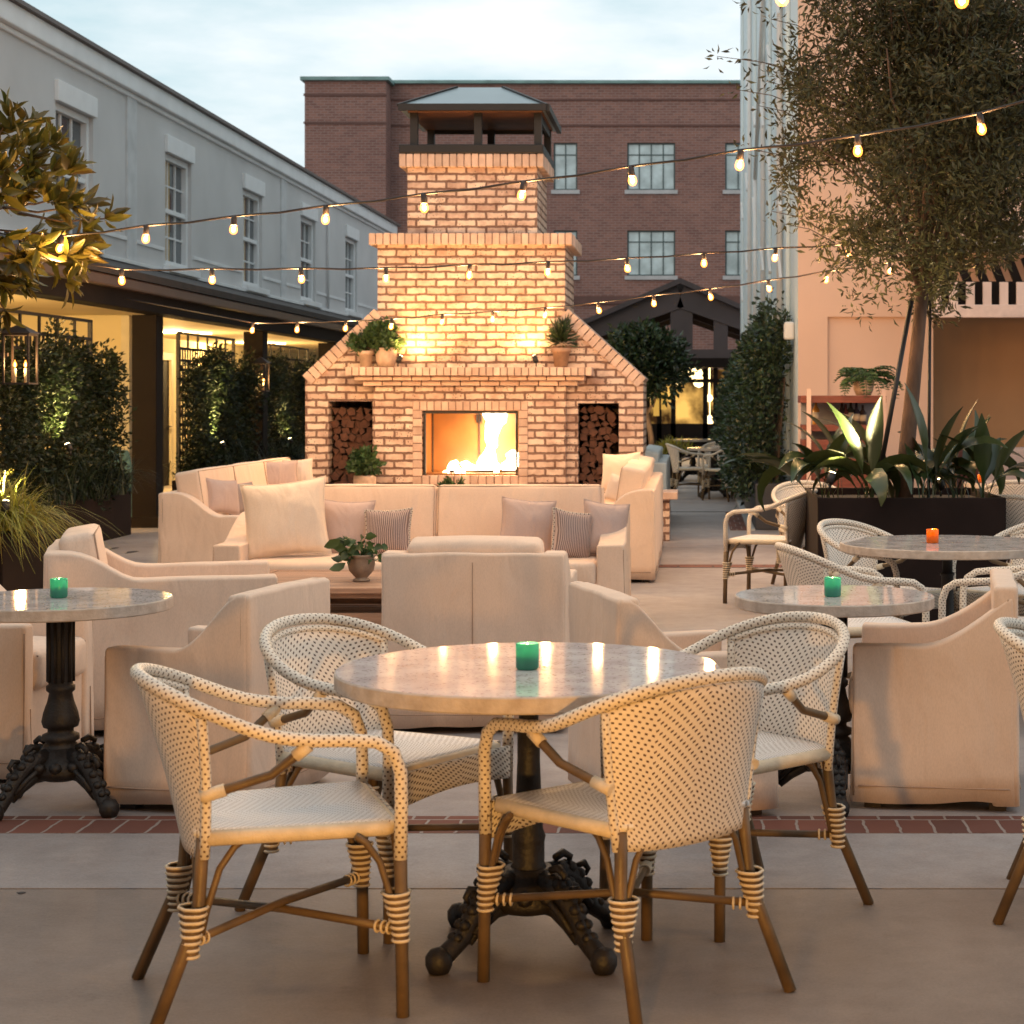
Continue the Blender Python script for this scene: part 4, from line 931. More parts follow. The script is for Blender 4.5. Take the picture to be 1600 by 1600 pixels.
# ---------------------------------------------------------------- rattan chair
def make_rattan():
    t = thing('rattan_chair', '', 'bistro chair')
    fl = [(.25, s_*.265) for s_ in (-1, 1)]
    def rim(phi):  # phi -90..90 deg about the back
        a = R(phi); return Vector((-.065-.265*math.cos(a)**.9 if abs(phi) < 90 else -.065, .285*math.sin(a), .80-.115*(1-math.cos(a))**1.1))
    for sg in (-1, 1):
        b = MB(); b.tube([(.255, sg*.268, 0), (.252, sg*.266, .2), (.25, sg*.265, .42)], .0155, 10); l = b.build('leg', BAMBOO, t)
        bind(l, Vector((.2515, sg*.2655, .235)), Vector((-1, 0, 0)), Vector((0, -sg, 0)))
        b = MB(); b.tube([(-.195, sg*.195, .44), (-.20, sg*.20, .36), (-.205, sg*.205, .29), (-.225, sg*.212, .22), (-.315, sg*.245, 0)], .0155, 10); l = b.build('leg', BAMBOO, t)
        bind(l, Vector((-.225, sg*.213, .23)), Vector((1, 0, 0)), Vector((0, -sg, 0)))
    # arm rail: one continuous wrapped tube
    half = [(.25,.265,.37),(.252,.266,.50),(.250,.268,.575),(.232,.271,.625),(.19,.276,.652),(.12,.281,.660),(.05,.284,.664),(-.01,.285,.672),(-.05,.285,.681)]
    pts = [Vector((x, -y, z)) for x, y, z in half]+[rim(p) for p in range(-84, 85, 7)]+[Vector((x, y, z)) for x, y, z in half[::-1]]
    b = MB(); b.tube(pts, .0162, 12); b.build('arm_rail', WRAP, t)
    # second slimmer inner rim roll below the rail at the back
    b = MB(); b.tube([rim(p)+Vector((.012, 0, -.028)) for p in range(-60, 61, 6)], .010, 8); b.build('back_rim', WRAP, t)
    # back panel
    PH = 60
    def back(u, v):
        ph = (2*u-1)*PH; top = rim(ph)+Vector((.004, 0, -.02)); a = R(ph)
        bot = Vector((-.165-.055*math.cos(a)/math.cos(0), .205*math.sin(a)/math.sin(R(PH)), .405-.02*math.cos(a)))
        p = bot.lerp(top, v); bow = math.sin(v*PI)*.012; return p+Vector((bow*.6, 0, 0))
    b = MB(); b.grid(back, 28, 16, True, lambda u, v: ((u-.5)*.55, v*.40)); b.build('backrest', WEAVE, t, solid=.012)
    for u in (0, 1):
        b = MB(); b.tube([back(u, v) for v in (0, .2, .4, .6, .8, 1)], .0125, 8); b.build('back_post', WRAP, t)
    # seat
    def seat(u, v):
        x = -.215+u*.455; hw = .200+.045*u; y = (2*v-1)*hw; return Vector((x, y, .452-.012*math.sin(u*PI)*math.sin(v*PI)))
    b = MB(); b.grid(seat, 10, 10, True, lambda u, v: ((v-.5)*.5, u*.455)); b.build('seat', WEAVES, t, solid=.012)
    fr = [seat(.04,0), seat(.33,0), seat(.66,0), seat(.96,.01), seat(1,.05), seat(1,.33), seat(1,.66), seat(1,.95), seat(.96,.99), seat(.66,1), seat(.33,1), seat(.04,1)]
    b = MB(); b.tube([Vector((p.x, p.y*1.01, .440)) for p in fr], .0185, 8); 
    b.build('seat_frame', CANE, t)
    b = MB(); b.grid(lambda u, v: Vector((.262+.004*math.sin(u*PI), (2*u-1)*.255, .445-.095*v-.02*v*math.cos((2*u-1)*PI/2)*-1)), 12, 4, True, lambda u, v: (u*.51, v*.1)); b.build('front_apron', WEAVE2, t, solid=.010)
    for sg in (-1, 1):
        a = Vector((-.188, sg*.232, .545)); c = Vector((.035, sg*.284, .655)); m_ = a.lerp(c, .55)+Vector((.018, 0, -.018))
        b = MB(); b.tube([a, a.lerp(m_, .5), m_, m_.lerp(c, .5), c], .0115, 8); o = b.build('arm_brace', BAMBOO, t)
        b = MB(); b.tube([a+(a-m_)*.10, a, a.lerp(m_, .28)], .0155, 8); b.build('sleeve', CANE, o)
        b = MB(); b.tube([c.lerp(m_, .38), c], .0155, 8); b.build('sleeve', CANE, o)
    # x stretcher
    for a, c in (((.248,-.262,.205),(-.232,.214,.205)), ((.248,.262,.205),(-.232,-.214,.205))):
        b = MB(); dz = .012 if a[1] > 0 else -.004; b.tube([a, (0.01, 0, .212+dz), c], .0105, 8); o = b.build('stretcher', BAMBOO, t)
        for qs in ((.04,.065,.09),(.91,.935,.96)):
            b = MB()
            for q in qs: p = Vector(a).lerp(Vector(c), q); b.tube(circ(p, Vector(c)-Vector(a), .0135), .0035, 5, closed=True)
            b.build('binding', CANE, o)
    # curved braces from legs up to the seat
    for (lx, ly, lz, sx, sy) in ((.250,-.264,.27,-.105,0),(.250,.264,.27,-.105,0),(.250,-.264,.27,0,.11),(.250,.264,.27,0,-.11),(-.208,-.207,.27,.105,0),(-.208,.207,.27,.105,0),(-.208,-.207,.27,0,.10),(-.208,.207,.27,0,-.10)):
        A = Vector((lx+sx*.18, ly+sy*.18, lz)); C = Vector((lx+sx, ly+sy, .432)); mid = A.lerp(C, .55)+Vector((-sx*.16, -sy*.16, .01))
        b = MB(); b.tube([A-Vector((sx*.1, sy*.1, .05)), A, A.lerp(mid, .5), mid, mid.lerp(C, .6)+Vector((0,0,.01)), C], .0085, 7); b.build('curved_brace', BAMBOO, t)
    return t
def circ(c, ax, r, n=10, ex=None):
    ax = Vector(ax).normalized(); u = ax.cross(Vector((.3,.2,.93))).normalized(); v = ax.cross(u)
    return [c+u*(math.cos(2*PI*k/n)*r)+v*(math.sin(2*PI*k/n)*r) for k in range(n)]
def bind(leg, c, d1, d2):
    core = MB(); prof = []
    b = MB(); K_ = 8
    for k in range(K_):
        q = k/(K_-1); z = c.z-.055+.11*q; ext = .002+.020*max(0, q-.2)/.8; pts = []
        cx = c.x+(c.z-z)*0; 
        for i in range(14):
            a = 2*PI*i/14; dx, dy = math.cos(a), math.sin(a); v = Vector((dx, dy, 0)); e = .0175
            e += ext*max(0, v.dot(d1))+ext*max(0, v.dot(d2)); pts.append(Vector((c.x+dx*e, c.y+dy*e, z)))
        b.tube(pts, .0042, 5, closed=True); prof.append(pts)
    b.build('binding', CANE, leg)
    vs = [p*1.0 for ring_ in prof for p in ring_]; fs = []
    for k in range(K_-1):
        for i in range(14): j = (i+1) % 14; fs.append((k*14+i, k*14+j, (k+1)*14+j, (k+1)*14+i))
    core.add(vs, fs, True); core.build('binding_core', BAMBOO, leg)
RC = make_rattan()
gT1 = 'rattan chairs round the large front table'
RC.location = (-1.02, 4.53, 0); RC.rotation_euler = (0, 0, R(20)); tag(RC, 'rattan bistro chair at the front left of the large table, facing right', None, gT1)
dup(RC, (-.16, 4.62, 0), R(132), 'rattan bistro chair front right of the large table, woven back to the camera', gT1)
dup(RC, (-.90, 5.32, 0), R(-31), 'rattan bistro chair behind the large table on its left', gT1)
dup(RC, (.10, 5.34, 0), R(-142), 'rattan bistro chair behind the large table on its right', gT1)
dup(RC, (1.20, 5.30, 0), R(-14), 'rattan bistro chair cut off by the right edge of the photo in the foreground', 'rattan chairs at the right')
g2 = 'rattan chairs round the right hand table with the orange candle'
dup(RC, (.70, 8.33, 0), R(14), 'rattan chair just behind the small right table, its back at left and arm curving right', g2)
dup(RC, (1.40, 8.30, 0), R(162), 'rattan chair behind the slipcovered armchair, facing left to the orange candle table', g2)
dup(RC, (.98, 9.72, 0), R(-38), 'rattan chair on the far left side of the orange candle table, before the black planter', g2)
dup(RC, (1.72, 9.75, 0), R(-140), 'rattan chair on the far right side of the orange candle table', g2)
dup(RC, (.54, 13.40, 0), R(160), 'rattan chair left of the black planter, side on, facing the path', 'rattan chairs by the tree planter')
dup(RC, (.90, 14.35, 0), R(-80), 'rattan chair tucked behind the left end of the black planter', 'rattan chairs by the tree planter')
g3 = 'pale chairs at the far table on the path'
dup(RC, (.47, 26.75, 0), R(128), 'pale chair with its back to the camera at the far table on the path', g3)
dup(RC, (-.10, 27.3, 0), R(10), 'pale chair left of the far table on the path', g3)
dup(RC, (.35, 28.4, 0), R(-100), 'pale chair beyond the far table on the path', g3)
g4 = 'rattan chairs in the far right corner'
dup(RC, (2.28, 12.75, 0), R(60), 'rattan chair just right of the black planter at the photo edge', g4)
dup(RC, (2.62, 15.1, 0), R(80), 'rattan chair in front of the table by the ochre recess', g4)
dup(RC, (3.3, 16.1, 0), R(190), 'rattan chair right of the table by the ochre recess', g4)

# ---------------------------------------------------------------- tables
STONE = mat('speckled_stone', (.50,.46,.45), .12, .0, 55, 0, col2=(.66,.61,.59), detail=3, spec=.6)
m_ = STONE; 
def stone():
    m, t, n, l, p = nmat('polished_terrazzo'); p.inputs['Roughness'].default_value = .055; p.inputs['Specular IOR Level'].default_value = .42; p.inputs['Coat Weight'].default_value = 0; p.inputs['Coat Roughness'].default_value = .05
    tcn = n.new("ShaderNodeTexCoord"); v = n.new("ShaderNodeTexVoronoi"); v.inputs['Scale'].default_value = 150; l.new(tcn.outputs['Object'], v.inputs[0])
    nz = n.new("ShaderNodeTexNoise"); nz.inputs['Scale'].default_value = 9; nz.inputs['Detail'].default_value = 6; l.new(tcn.outputs['Object'], nz.inputs[0])
    cr = n.new("ShaderNodeValToRGB"); cr.color_ramp.elements[0].position = .35; cr.color_ramp.elements[0].color = (.56,.49,.47,1); cr.color_ramp.elements[1].position = .62; cr.color_ramp.elements[1].color = (.76,.69,.66,1); l.new(nz.outputs[0], cr.inputs[0])
    sx = n.new("ShaderNodeSeparateColor"); l.new(v.outputs['Color'], sx.inputs[0]); c2 = n.new("ShaderNodeValToRGB"); c2.color_ramp.elements[0].position = .06; c2.color_ramp.elements[0].color = (.35,.28,.25,1); c2.color_ramp.elements[1].position = .10; c2.color_ramp.elements[1].color = (1,1,1,1); l.new(sx.outputs[0], c2.inputs[0])
    mm = n.new("ShaderNodeMixRGB"); mm.blend_type = 'MULTIPLY'; mm.inputs[0].default_value = .7; l.new(cr.outputs[0], mm.inputs[1]); l.new(c2.outputs[0], mm.inputs[2]); l.new(mm.outputs[0], p.inputs['Base Color'])
    return m
STONE = stone()
STEDGE = mat('rough_stone_edge', (.42,.34,.28), .75, .0, 26, .25, 90, col2=(.60,.51,.44), detail=8)
def make_table(r, label, loc, rz=0, slim=False, group='round stone topped tables', th=.042):
    t = thing('round_table', label, 'table', loc, rz, group); h = .745
    b = MB(); b.lathe([(.0001, h-th), (r-.004, h-th), (r, h-th+.004), (r, h-.004), (r-.004, h), (.0001, h)], seg=72, smooth=False)
    nseg = 72
    for i in range(len(b.f)): b.mi[i] = 1 if nseg <= i < 4*nseg-nseg//72*0 and i < 3*nseg+nseg else 0
    for i in range(len(b.f)):
        zs_ = [b.v[k][2] for k in b.f[i]]; b.mi[i] = 0 if min(zs_) > h-.001 else 1
    for i in range(len(b.f)): b.sm[i] = False
    b.build('tabletop', [STONE, STEDGE], t)
    b = MB()
    if slim: prof = [(.20,.69),(.20,.70),(.034,.70),(.026,.68),(.026,.60),(.036,.595),(.036,.585),(.030,.58),(.030,.50),(.034,.40),(.038,.32),(.045,.30),(.042,.285),(.042,.23),(.058,.20)]
    else: prof = [(.16,.69),(.16,.70),(.062,.70),(.044,.685),(.042,.44),(.050,.435),(.050,.42),(.040,.41),(.046,.38),(.060,.34),(.066,.31),(.060,.29),(.045,.285),(.045,.27),(.064,.262),(.066,.245),(.050,.235),(.060,.225),(.062,.21),(.070,.20),(.085,.18),(.09,.16)]
    b.lathe(prof[::-1] if prof[0][1] > prof[-1][1] else prof, seg=20)
    if not slim:
        for k in range(10):
            a = 2*PI*k/10; b.tube([(.043*math.cos(a), .043*math.sin(a), .45), (.043*math.cos(a), .043*math.sin(a), .67)], .007, 6)
    b.build('column', IRON, t)
    b = MB(); b.lathe([(.05,.10),(.10,.115),(.12,.14),(.095,.17),(.06,.22)], seg=20)
    for k in range(12):
        a = 2*PI*k/12; b.lathe([(.002,-.02),(.018,-.012),(.022,0),(.018,.012),(.002,.02)], (.115*math.cos(a), .115*math.sin(a), .16), 8)
    b.build('hub', IRON, t)
    for k in range(4):
        a = PI/4+k*PI/2; ca, sa = math.cos(a), math.sin(a); b = MB(); fl = .295 if slim else .27
        def P_(r_, z_, off=0): return Vector((r_*ca-off*sa, r_*sa+off*ca, z_))
        b.tube([P_(.06,.19), P_(.11,.185), P_(.155,.16), P_(.19,.12), P_(.22,.075), P_(fl-.02,.042), P_(fl+.012,.034)], [.030,.032,.030,.026,.024,.026,.022], 8)
        b.tube([P_(.05,.13), P_(.11,.125), P_(.16,.095), P_(.20,.06)], [.024,.022,.018,.014], 7)
        b.lathe([(.004,-.032),(.026,-.03),(.034,-.012),(.034,.01),(.022,.028),(.002,.034)], tuple(P_(fl,.033)), 10)
        # scroll ornaments
        for (r_, z_, q) in ((.10,.20,.020),(.135,.195,.022),(.168,.172,.020),(.196,.142,.018),(.22,.108,.017),(.243,.08,.015)):
            for off in (-.010, .010):
                p_ = P_(r_, z_, off); b.lathe([(.002,-q*.8),(q*.75,-q*.5),(q*.95,0),(q*.7,q*.55),(.002,q*.85)], tuple(p_), 8)
        b.tube([P_(.09,.225), P_(.12,.235), P_(.145,.22), P_(.14,.20)], [.010,.012,.010,.006], 6)
        b.tube([P_(.17,.19), P_(.195,.195), P_(.21,.175), P_(.20,.16)], [.008,.010,.008,.005], 6)
        for off in (-.022, .022):
            b.tube([P_(.07,.15,off*1.4), P_(.12,.155,off*1.5), P_(.16,.125,off*1.2), P_(.20,.085,off)], .010, 6)
        b.build('foot', IRON, t)
    return t
T1 = make_table(.505, 'largest round stone topped table in the foreground on a slim iron pedestal', (-.441, 4.90, 0), 0, slim=True)
T2 = make_table(.36, 'small round stone topped table between two slipcovered armchairs at right', (.502, 6.72, 0), R(45))
T3 = make_table(.385, 'round stone topped table cut off by the left edge of the photo', (-2.258, 6.60, 0), R(10))
T4 = make_table(.53, 'round stone topped table with an orange candle before the black planter', (1.245, 9.18, 0), R(20), slim=True)
T5 = make_table(.40, 'small far table on the path beside the hedge', (.27, 27.5, 0), R(5))
T6 = make_table(.45, 'far right table in front of the ochre recess', (2.75, 15.9, 0), 0)
T7 = make_table(.40, 'farthest table at the end of the path', (-.05, 33.5, 0), 0)
def votive(px, py_base, D, col, label, z=.746):
    c = W(px, py_base, D); t = thing('candle_votive', label, 'candle holder', (c.x, D, z), group='glass candle votives')
    m, tt, n, l, p = nmat('votive_glass'); p.inputs['Base Color'].default_value = (*col, 1); p.inputs['Roughness'].default_value = .15; p.inputs['Specular IOR Level'].default_value = .7
    tr = n.new("ShaderNodeBsdfTranslucent"); tr.inputs[0].default_value = (*[min(1, q*1.5) for q in col], 1); mxs = n.new("ShaderNodeMixShader"); mxs.inputs[0].default_value = .6
    l.new(p.outputs[0], mxs.inputs[1]); l.new(tr.outputs[0], mxs.inputs[2]); l.new(mxs.outputs[0], n["Material Output"].inputs[0])
    b = MB(); b.lathe([(.001,.0),(.026,0),(.030,.004),(.0302,.066),(.0285,.068),(.027,.066),(.026,.010),(.001,.009)], seg=28); b.build('glass', m, t)
    b = MB(); b.lathe([(.001,.011),(.022,.011),(.022,.040),(.001,.041)], seg=16); b.build('wax', mat('wax', (.8,.75,.6), .6), t)
    b = MB(); b.lathe([(.0005,.048),(.004,.053),(.0045,.058),(.0005,.070)], seg=8); b.build('flame', emis('candle_flame', (1,.75,.3), 12), t)
    lamp('candle_light', (0, 0, .062), 1.2, (1,.7,.3), .006).parent = t
    return t
votive(824, 1040, 4.86, (.12,.40,.31), 'green glass votive on the large front table')
votive(1301, 931, 6.66, (.10,.40,.32), 'green glass votive on the small right table')
votive(92, 936, 6.62, (.10,.40,.30), 'green glass votive on the left table')
votive(1457, 848, 9.15, (.85,.26,.02), 'orange glass votive on the table before the black planter')
votive(1533, 735, 15.85, (.85,.26,.02), 'orange glass votive on the far right table')
# bench by ochre recess
t = thing('banquette', 'lilac cushioned banquette along the ochre recess at far right', 'bench', (4.5, 19.5, 0))
b = MB(); b.box(2.9, 7, 19.0, 19.6, 0, .36); b.box(2.9, 7, 20.5, 20.62, 0, .9); b.build('base', mat('mahogany', (.12,.035,.025), .5, .2, 6), t, True, bevel=.01)
b = MB(); b.rbox(2.9, 7, 18.98, 19.65, .36, .5, .05, amp=.005); b.build('seat_cushion', MAUVE, t, True)
for k in range(3): b = MB(); b.rbox(3.0+k*.75, 3.68+k*.75, 19.5, 19.72, .5, .95, .06, amp=.008, seed=k); b.build('back_cushion', MAUVE, t, True)

# service cart with bottles
MAHO = mat('mahogany_red', (.17,.045,.030), .4, .25, 5, .1, 30, aniso=(1,8,8))
PINKP = mat('pale_pink_post', (.62,.42,.35), .5)
yc = 17.6; cx0, cx1 = WX(1251, yc), WX(1384, yc); zt_ = WZ(618, yc)
t = thing('service_station', 'mahogany service station with shelves and pale posts against the peach wall', 'service station', ((cx0+cx1)/2, yc, 0))
b = MB(); b.box(cx0, cx1, yc-.05, yc+.5, zt_-.07, zt_); b.build('tabletop', MAHO, t, True, bevel=.005)
zsh = WZ(664, yc)
b = MB(); b.box(cx0+.02, cx1-.02, yc, yc+.45, zsh-.06, zsh); b.build('shelf', MAHO, t, True, bevel=.004)
b = MB(); b.box(cx0+.02, cx1-.02, yc+.0, yc+.45, .08, zsh-.14); b.build('cabinet', MAHO, t, True, bevel=.006)
b = MB(); b.box(cx0+.03, cx1-.03, yc+.46, yc+.49, .05, zt_-.07); b.build('back_panel', mat('grey_back', (.34,.34,.36), .5), t, True)
for px in (1263, 1379):
    x = WX(px, yc); b = MB(); b.box(x-.02, x+.02, yc-.10, yc-.055, 0, zt_+.06); b.build('post', PINKP, t, True)
for i, (px, col, h) in enumerate(((1277,(.35,.16,.03),.24),(1318,(.03,.02,.02),.22),(1324,(.10,.03,.03),.20),(1332,(.02,.025,.02),.23),(1341,(.03,.03,.05),.21),(1351,(.04,.03,.03),.19))):
    x = WX(px, yc); o = thing('bottle', ('amber','black','dark red','dark green','inky blue','short brown')[i]+' bottle on the middle shelf of the service station', 'bottle', (x, yc+.2, zsh), group='bottles on the service station')
    b = MB(); b.lathe([(.001,0),(.034,0),(.036,.01),(.036,h*.6),(.014,h*.75),(.012,h*.98),(.001,h)], seg=14); b.build('glass', mat('bottle_glass', col, .12, .1), o)
    b = MB(); b.lathe([(.0365,h*.18),(.0365,h*.5)], seg=14); b.build('bottle_label', mat('blank_paper', (.5,.42,.32), .8), o)
# ================================================================== PLANTS
def pot(name, label, loc, r, h, m, group=None, style='urn', cat='flower pot'):
    t = thing(name, label, cat, loc, group=group); b = MB()
    if style == 'urn': prof = [(.001,0),(r*.62,0),(r*.62,h*.05),(r*.42,h*.10),(r*.5,h*.16),(r*.88,h*.38),(r*1.0,h*.62),(r*.93,h*.86),(r*.98,h*.90),(r*1.03,h*.95),(r*.98,h),(r*.86,h*.99),(r*.84,h*.85),(.001,h*.85)]
    elif style == 'rim': prof = [(.001,0),(r*.66,0),(r*.86,h*.76),(r*1.0,h*.77),(r*1.0,h),(r*.88,h),(r*.86,h*.88),(.001,h*.88)]
    else: prof = [(.001,0),(r*.7,0),(r*.95,h*.35),(r,h*.8),(r*.97,h),(r*.85,h),(r*.84,h*.88),(.001,h*.88)]
    b.lathe(prof, seg=22); b.build('pot', m, t)
    b = MB(); b.lathe([(.001,h*.885),(r*.83,h*.885)], seg=16); b.build('soil', SOIL, t)
    return t
def bush(parent, c, rad, ncl, per, ln, m, wd=.45, up=.2, shell=.5, seed=0, spread=None, big=False, name='foliage', dr=None):
    np.random.seed(seed+11); d = rdir(ncl); q = (shell+(1-shell)*np.random.rand(ncl, 1))*(.78+.3*np.random.rand(ncl, 1)); cl = np.array(c)+d*q*np.array(rad)
    p, dd, l_ = clump_leaves(cl, per, spread or min(rad)*.3, ln, up); dd += (p-np.array(c))/np.array(rad)*.5
    return leaves(name, p, dd, l_, wd, m, parent, parent.location if parent else (0,0,0), big=big)
def stems(parent, base, tips, r=.006, m=None, name='stems'):
    b = MB(); base = Vector(base)
    for tp in tips:
        tp = Vector(tp); mid = base.lerp(tp, .5)+Vector((random.uniform(-1,1), random.uniform(-1,1), .4))*(tp-base).length*.08; b.tube([base, mid, tp], [r, r*.8, r*.4], 5)
    return b.build(name, m or BARKD, parent, True)

# coffee-table urn with ivy
t = pot('potted_ivy', 'small stone urn of trailing ivy on the coffee table', (-1.90, 10.55, .423), .078, .15, mat('stone_pot', (.26,.19,.14), .85, .3, 14, .3, 50), cat='potted plant')
np.random.seed(3); n_ = 60; a = np.random.rand(n_)*2*PI; rr = .02+.10*np.random.rand(n_); P_ = np.stack([-1.90+rr*np.cos(a), 10.55+rr*np.sin(a), .423+.14+.11*np.random.rand(n_)-(rr/.12)**2*.05], 1); D_ = np.stack([np.cos(a), np.sin(a), .2+0*a-np.random.rand(n_)*.8], 1)
leaves('foliage', P_, D_, .045+.035*np.random.rand(n_), .75, LEAF_PT, t, t.location, big=True, droop=.3)
stems(t, (-1.9,10.55,.55), [tuple(p) for p in P_[:40]], .003, LEAF_PT)
for dx, dz in ((-.15, .10), (-.12, -.03)): leaves('trailing_leaf', [(-1.9+dx+.04, 10.5, .56+dz)], [(-1, -.3, -.5)], [.10], .6, LEAF_PT, t, t.location, big=True)
# pots on the mantel
zm = 1.800
t = pot('mantel_pot', 'pale terracotta pot leftmost on the mantel', (WX(571,19.62), 19.64, zm), .085, .17, TERRAP, group='plants on the mantel', style='rim')
bush(t, (t.location.x-.01, 19.63, zm+.26), (.15,.10,.13), 26, 12, .06, LEAF_PT, .7, seed=1)
t = pot('mantel_pot', 'larger pale terracotta pot second from the left on the mantel with leafy plant', (WX(603,19.62), 19.64, zm), .115, .20, TERRAP, group='plants on the mantel', style='bowl')
bush(t, (t.location.x, 19.63, zm+.31), (.19,.12,.16), 40, 12, .07, LEAF_PT, .75, seed=2)
t = pot('mantel_pot', 'terracotta pot with feathery green plant at the right end of the mantel', (WX(876,19.60), 19.66, zm), .105, .20, TERRA, group='plants on the mantel', style='rim')
np.random.seed(5); n_ = 260; d_ = rdir(n_, .9); bb = np.array([t.location.x, 19.66, zm+.19]); d_ /= np.linalg.norm(d_, axis=1, keepdims=True); P_ = bb+d_*np.array([.10,.07,.20])*np.random.rand(n_,1)*1.1+np.array([0,0,.06]); leaves('foliage', P_, d_+rdir(n_)*.4, .10+.05*np.random.rand(n_), .16, LEAF_DK, t, t.location)
# uplight fixture on the mantel, its beam is what brightens the chimney
UPM = emis('uplight_lens', (1,.75,.4), 20)
def uplight(loc, target, w, label, col=(1,.62,.26), spot=75, grp=None, rad=.03):
    t = thing('spotlight', label, 'spotlight', loc, group=grp); l = Vector(loc); d = (Vector(target)-l).normalized()
    b = MB(); b.tube([Vector((0,0,0)), Vector((0,0,.05))], .008, 6); b.tube([Vector((0,0,.05)), Vector((0,0,.05))+d*.07], .028, 10); b.build('housing', BLACKM, t)
    b = MB(); b.tube([Vector((0,0,.05))+d*.071, Vector((0,0,.05))+d*.075], .022, 10); b.build('lens', UPM, t)
    p = Vector((0,0,.05))+d*.10
    o = lamp('spot_beam', l+p, w, col, rad, 'SPOT', None, l+p+d, spot, .8); o.parent = t; o.location = p; return t
uplight((WX(622,19.5), 19.49, zm), (WX(690,19.8), 19.95, 2.7), 62, 'small black spotlight behind the left mantel plant', col=(1,.56,.18), spot=140, rad=.10)
uplight((WX(838,19.5), 19.49, zm), (WX(780,19.8), 19.95, 2.8), 40, 'small black spotlight beside the right mantel plant', col=(1,.56,.18), spot=140, rad=.10)
# floor plants by the hearth
t = pot('hearth_plant', 'potted green plant in front of the left log niche', (WX(566,19.3), 19.45, .42), .12, .24, TERRAP, cat='potted plant', style='bowl')
t.location.z = .42
b = MB(); b.box(-.16, .16, -.12, .16, -.42, -.002); b.build('plinth', BRK, t)
bush(t, (t.location.x, 19.42, .80), (.16,.12,.15), 34, 12, .075, LEAF_PT, .6, seed=4)
t = pot('hearth_plant', 'tiny potted plant on the ledge below the fire', (WX(703,19.4), 19.35, .40), .07, .13, BLACKM, cat='potted plant', style='bowl')
b = MB(); b.box(-.6, .75, -.12, .28, -.40, -.002); b.build('ledge', BRK, t)
bush(t, (t.location.x, 19.35, .57), (.17,.08,.05), 20, 8, .05, LEAF_PT, .6, seed=5)

# shrub tree by the fireplace with lit trunk
Dt = 29.0; c = W(1006, 566, Dt)
t = thing('small_tree', 'small round crowned tree with lit trunk right of the fireplace', 'tree', (WX(1022,Dt), Dt, 0))
b = MB(); b.tube([(WX(1022,Dt), Dt, .3), W(1017,680,Dt), W(1010,645,Dt), W(1006,625,Dt)], [.05,.045,.04,.03], 8); b.tube([W(1010,648,Dt), W(1022,628,Dt), W(1030,600,Dt)], [.03,.025,.015], 6); b.tube([W(1008,640,Dt), W(990,610,Dt)], [.03,.015], 6); b.build('trunk', BARK, t, True)
bush(t, (c.x, Dt, c.z), (.74,.7,.62), 420, 16, .11, LEAF_DK, .5, seed=7, shell=.35, spread=.16, name='crown')
b = MB(); b.box(t.location.x-.35, t.location.x+.35, Dt-.35, Dt+.35, 0, .55); b.build('planter_box', PLANTM, t, True, bevel=.01)
uplight((WX(1026,27.9), 27.9, .0), W(1012,640,Dt), 50, 'spotlight on the ground lighting the small tree trunk', col=(1,.75,.35), spot=40)
t = thing('grass_planter', 'tall dark planter topped with a ball of bright green grass beside the path', 'planter', (WX(1051,33.0), 33.0, 0))
b = MB(); xa = t.location.x; b.box(xa-.16, xa+.16, 32.8, 33.2, 0, .52); b.build('planter_box', PLANTM, t, True, bevel=.01)
def grass(parent, c, n_, ln, sp, m=LEAF_GR, seed=0, w=.006, arch=1.0):
    rs = random.Random(seed); b = MB()
    for _ in range(n_):
        a = rs.uniform(0, 2*PI); l_ = ln*rs.uniform(.6, 1.15); o = Vector((c[0]+rs.gauss(0, sp*.35), c[1]+rs.gauss(0, sp*.35), c[2])); dr = Vector((math.cos(a), math.sin(a), 0)); k = rs.uniform(.25, 1.0)*arch; sd_ = Vector((-dr.y, dr.x, 0))*w*rs.uniform(.7, 1.3); pts = []
        for j in range(6):
            q = j/5; pts.append(o+dr*(l_*k*.85*q**1.3)+Vector((0, 0, l_*(q*(1.0)-k*.95*q*q))))
        vs = []
        for j, p in enumerate(pts): ww = (1-(j/5)**2*.9); vs += [p-sd_*ww, p+sd_*ww]
        b.add(vs, [(2*j, 2*j+1, 2*j+3, 2*j+2) for j in range(5)], True)
    return b.build('grass_blades', m, parent, True)
grass(t, (xa-.02, 33.0, .5), 500, .42, .35, seed=3, w=.012)

# big black planter with the olive-like tree
t = thing('black_planter', 'long black metal planter box holding the big tree', 'planter', (1.39, 12.6, 0))
b = MB(); pz = .82; X0, X1, Y0, Y1 = .786, 2.0, 11.95, 13.35
b.box(X0, X1, Y0, Y0+.03, 0, pz); b.box(X0, X1, Y1-.03, Y1, 0, pz); b.box(X0, X0+.03, Y0+.03, Y1-.03, 0, pz); b.box(X1-.03, X1, Y0+.03, Y1-.03, 0, pz); b.box(X0+.03, X1-.03, Y0+.03, Y1-.03, 0, .04)
b.build('box', PLANTM, t, True, bevel=.006)
b = MB(); b.box(X0+.03, X1-.03, Y0+.03, Y1-.03, .3, pz-.05); b.build('soil', SOIL, t, True)
BARKT = mat('tree_bark', (.15,.085,.055), .85, .35, 14, .6, 50, aniso=(1,1,.4))
t = thing('olive_tree', 'large fine leaved tree with leaning trunk rising from the black planter', 'tree', (1.41, 12.6, .77))
b = MB(); tp = W(1437, 462, 12.6); trunk = [(1.41,12.6,.76), W(1418,690,12.6), W(1427,600,12.6), W(1434,530,12.6), W(1440,462,12.6)]
b.tube(trunk, [.066,.055,.050,.046,.045], 12); tp = Vector(trunk[-1]); 
np.random.seed(21); random.seed(21)
CC = Vector((1.74, 12.6, 3.42)); RR = Vector((1.22, 1.15, 1.52)); limb_ends = []
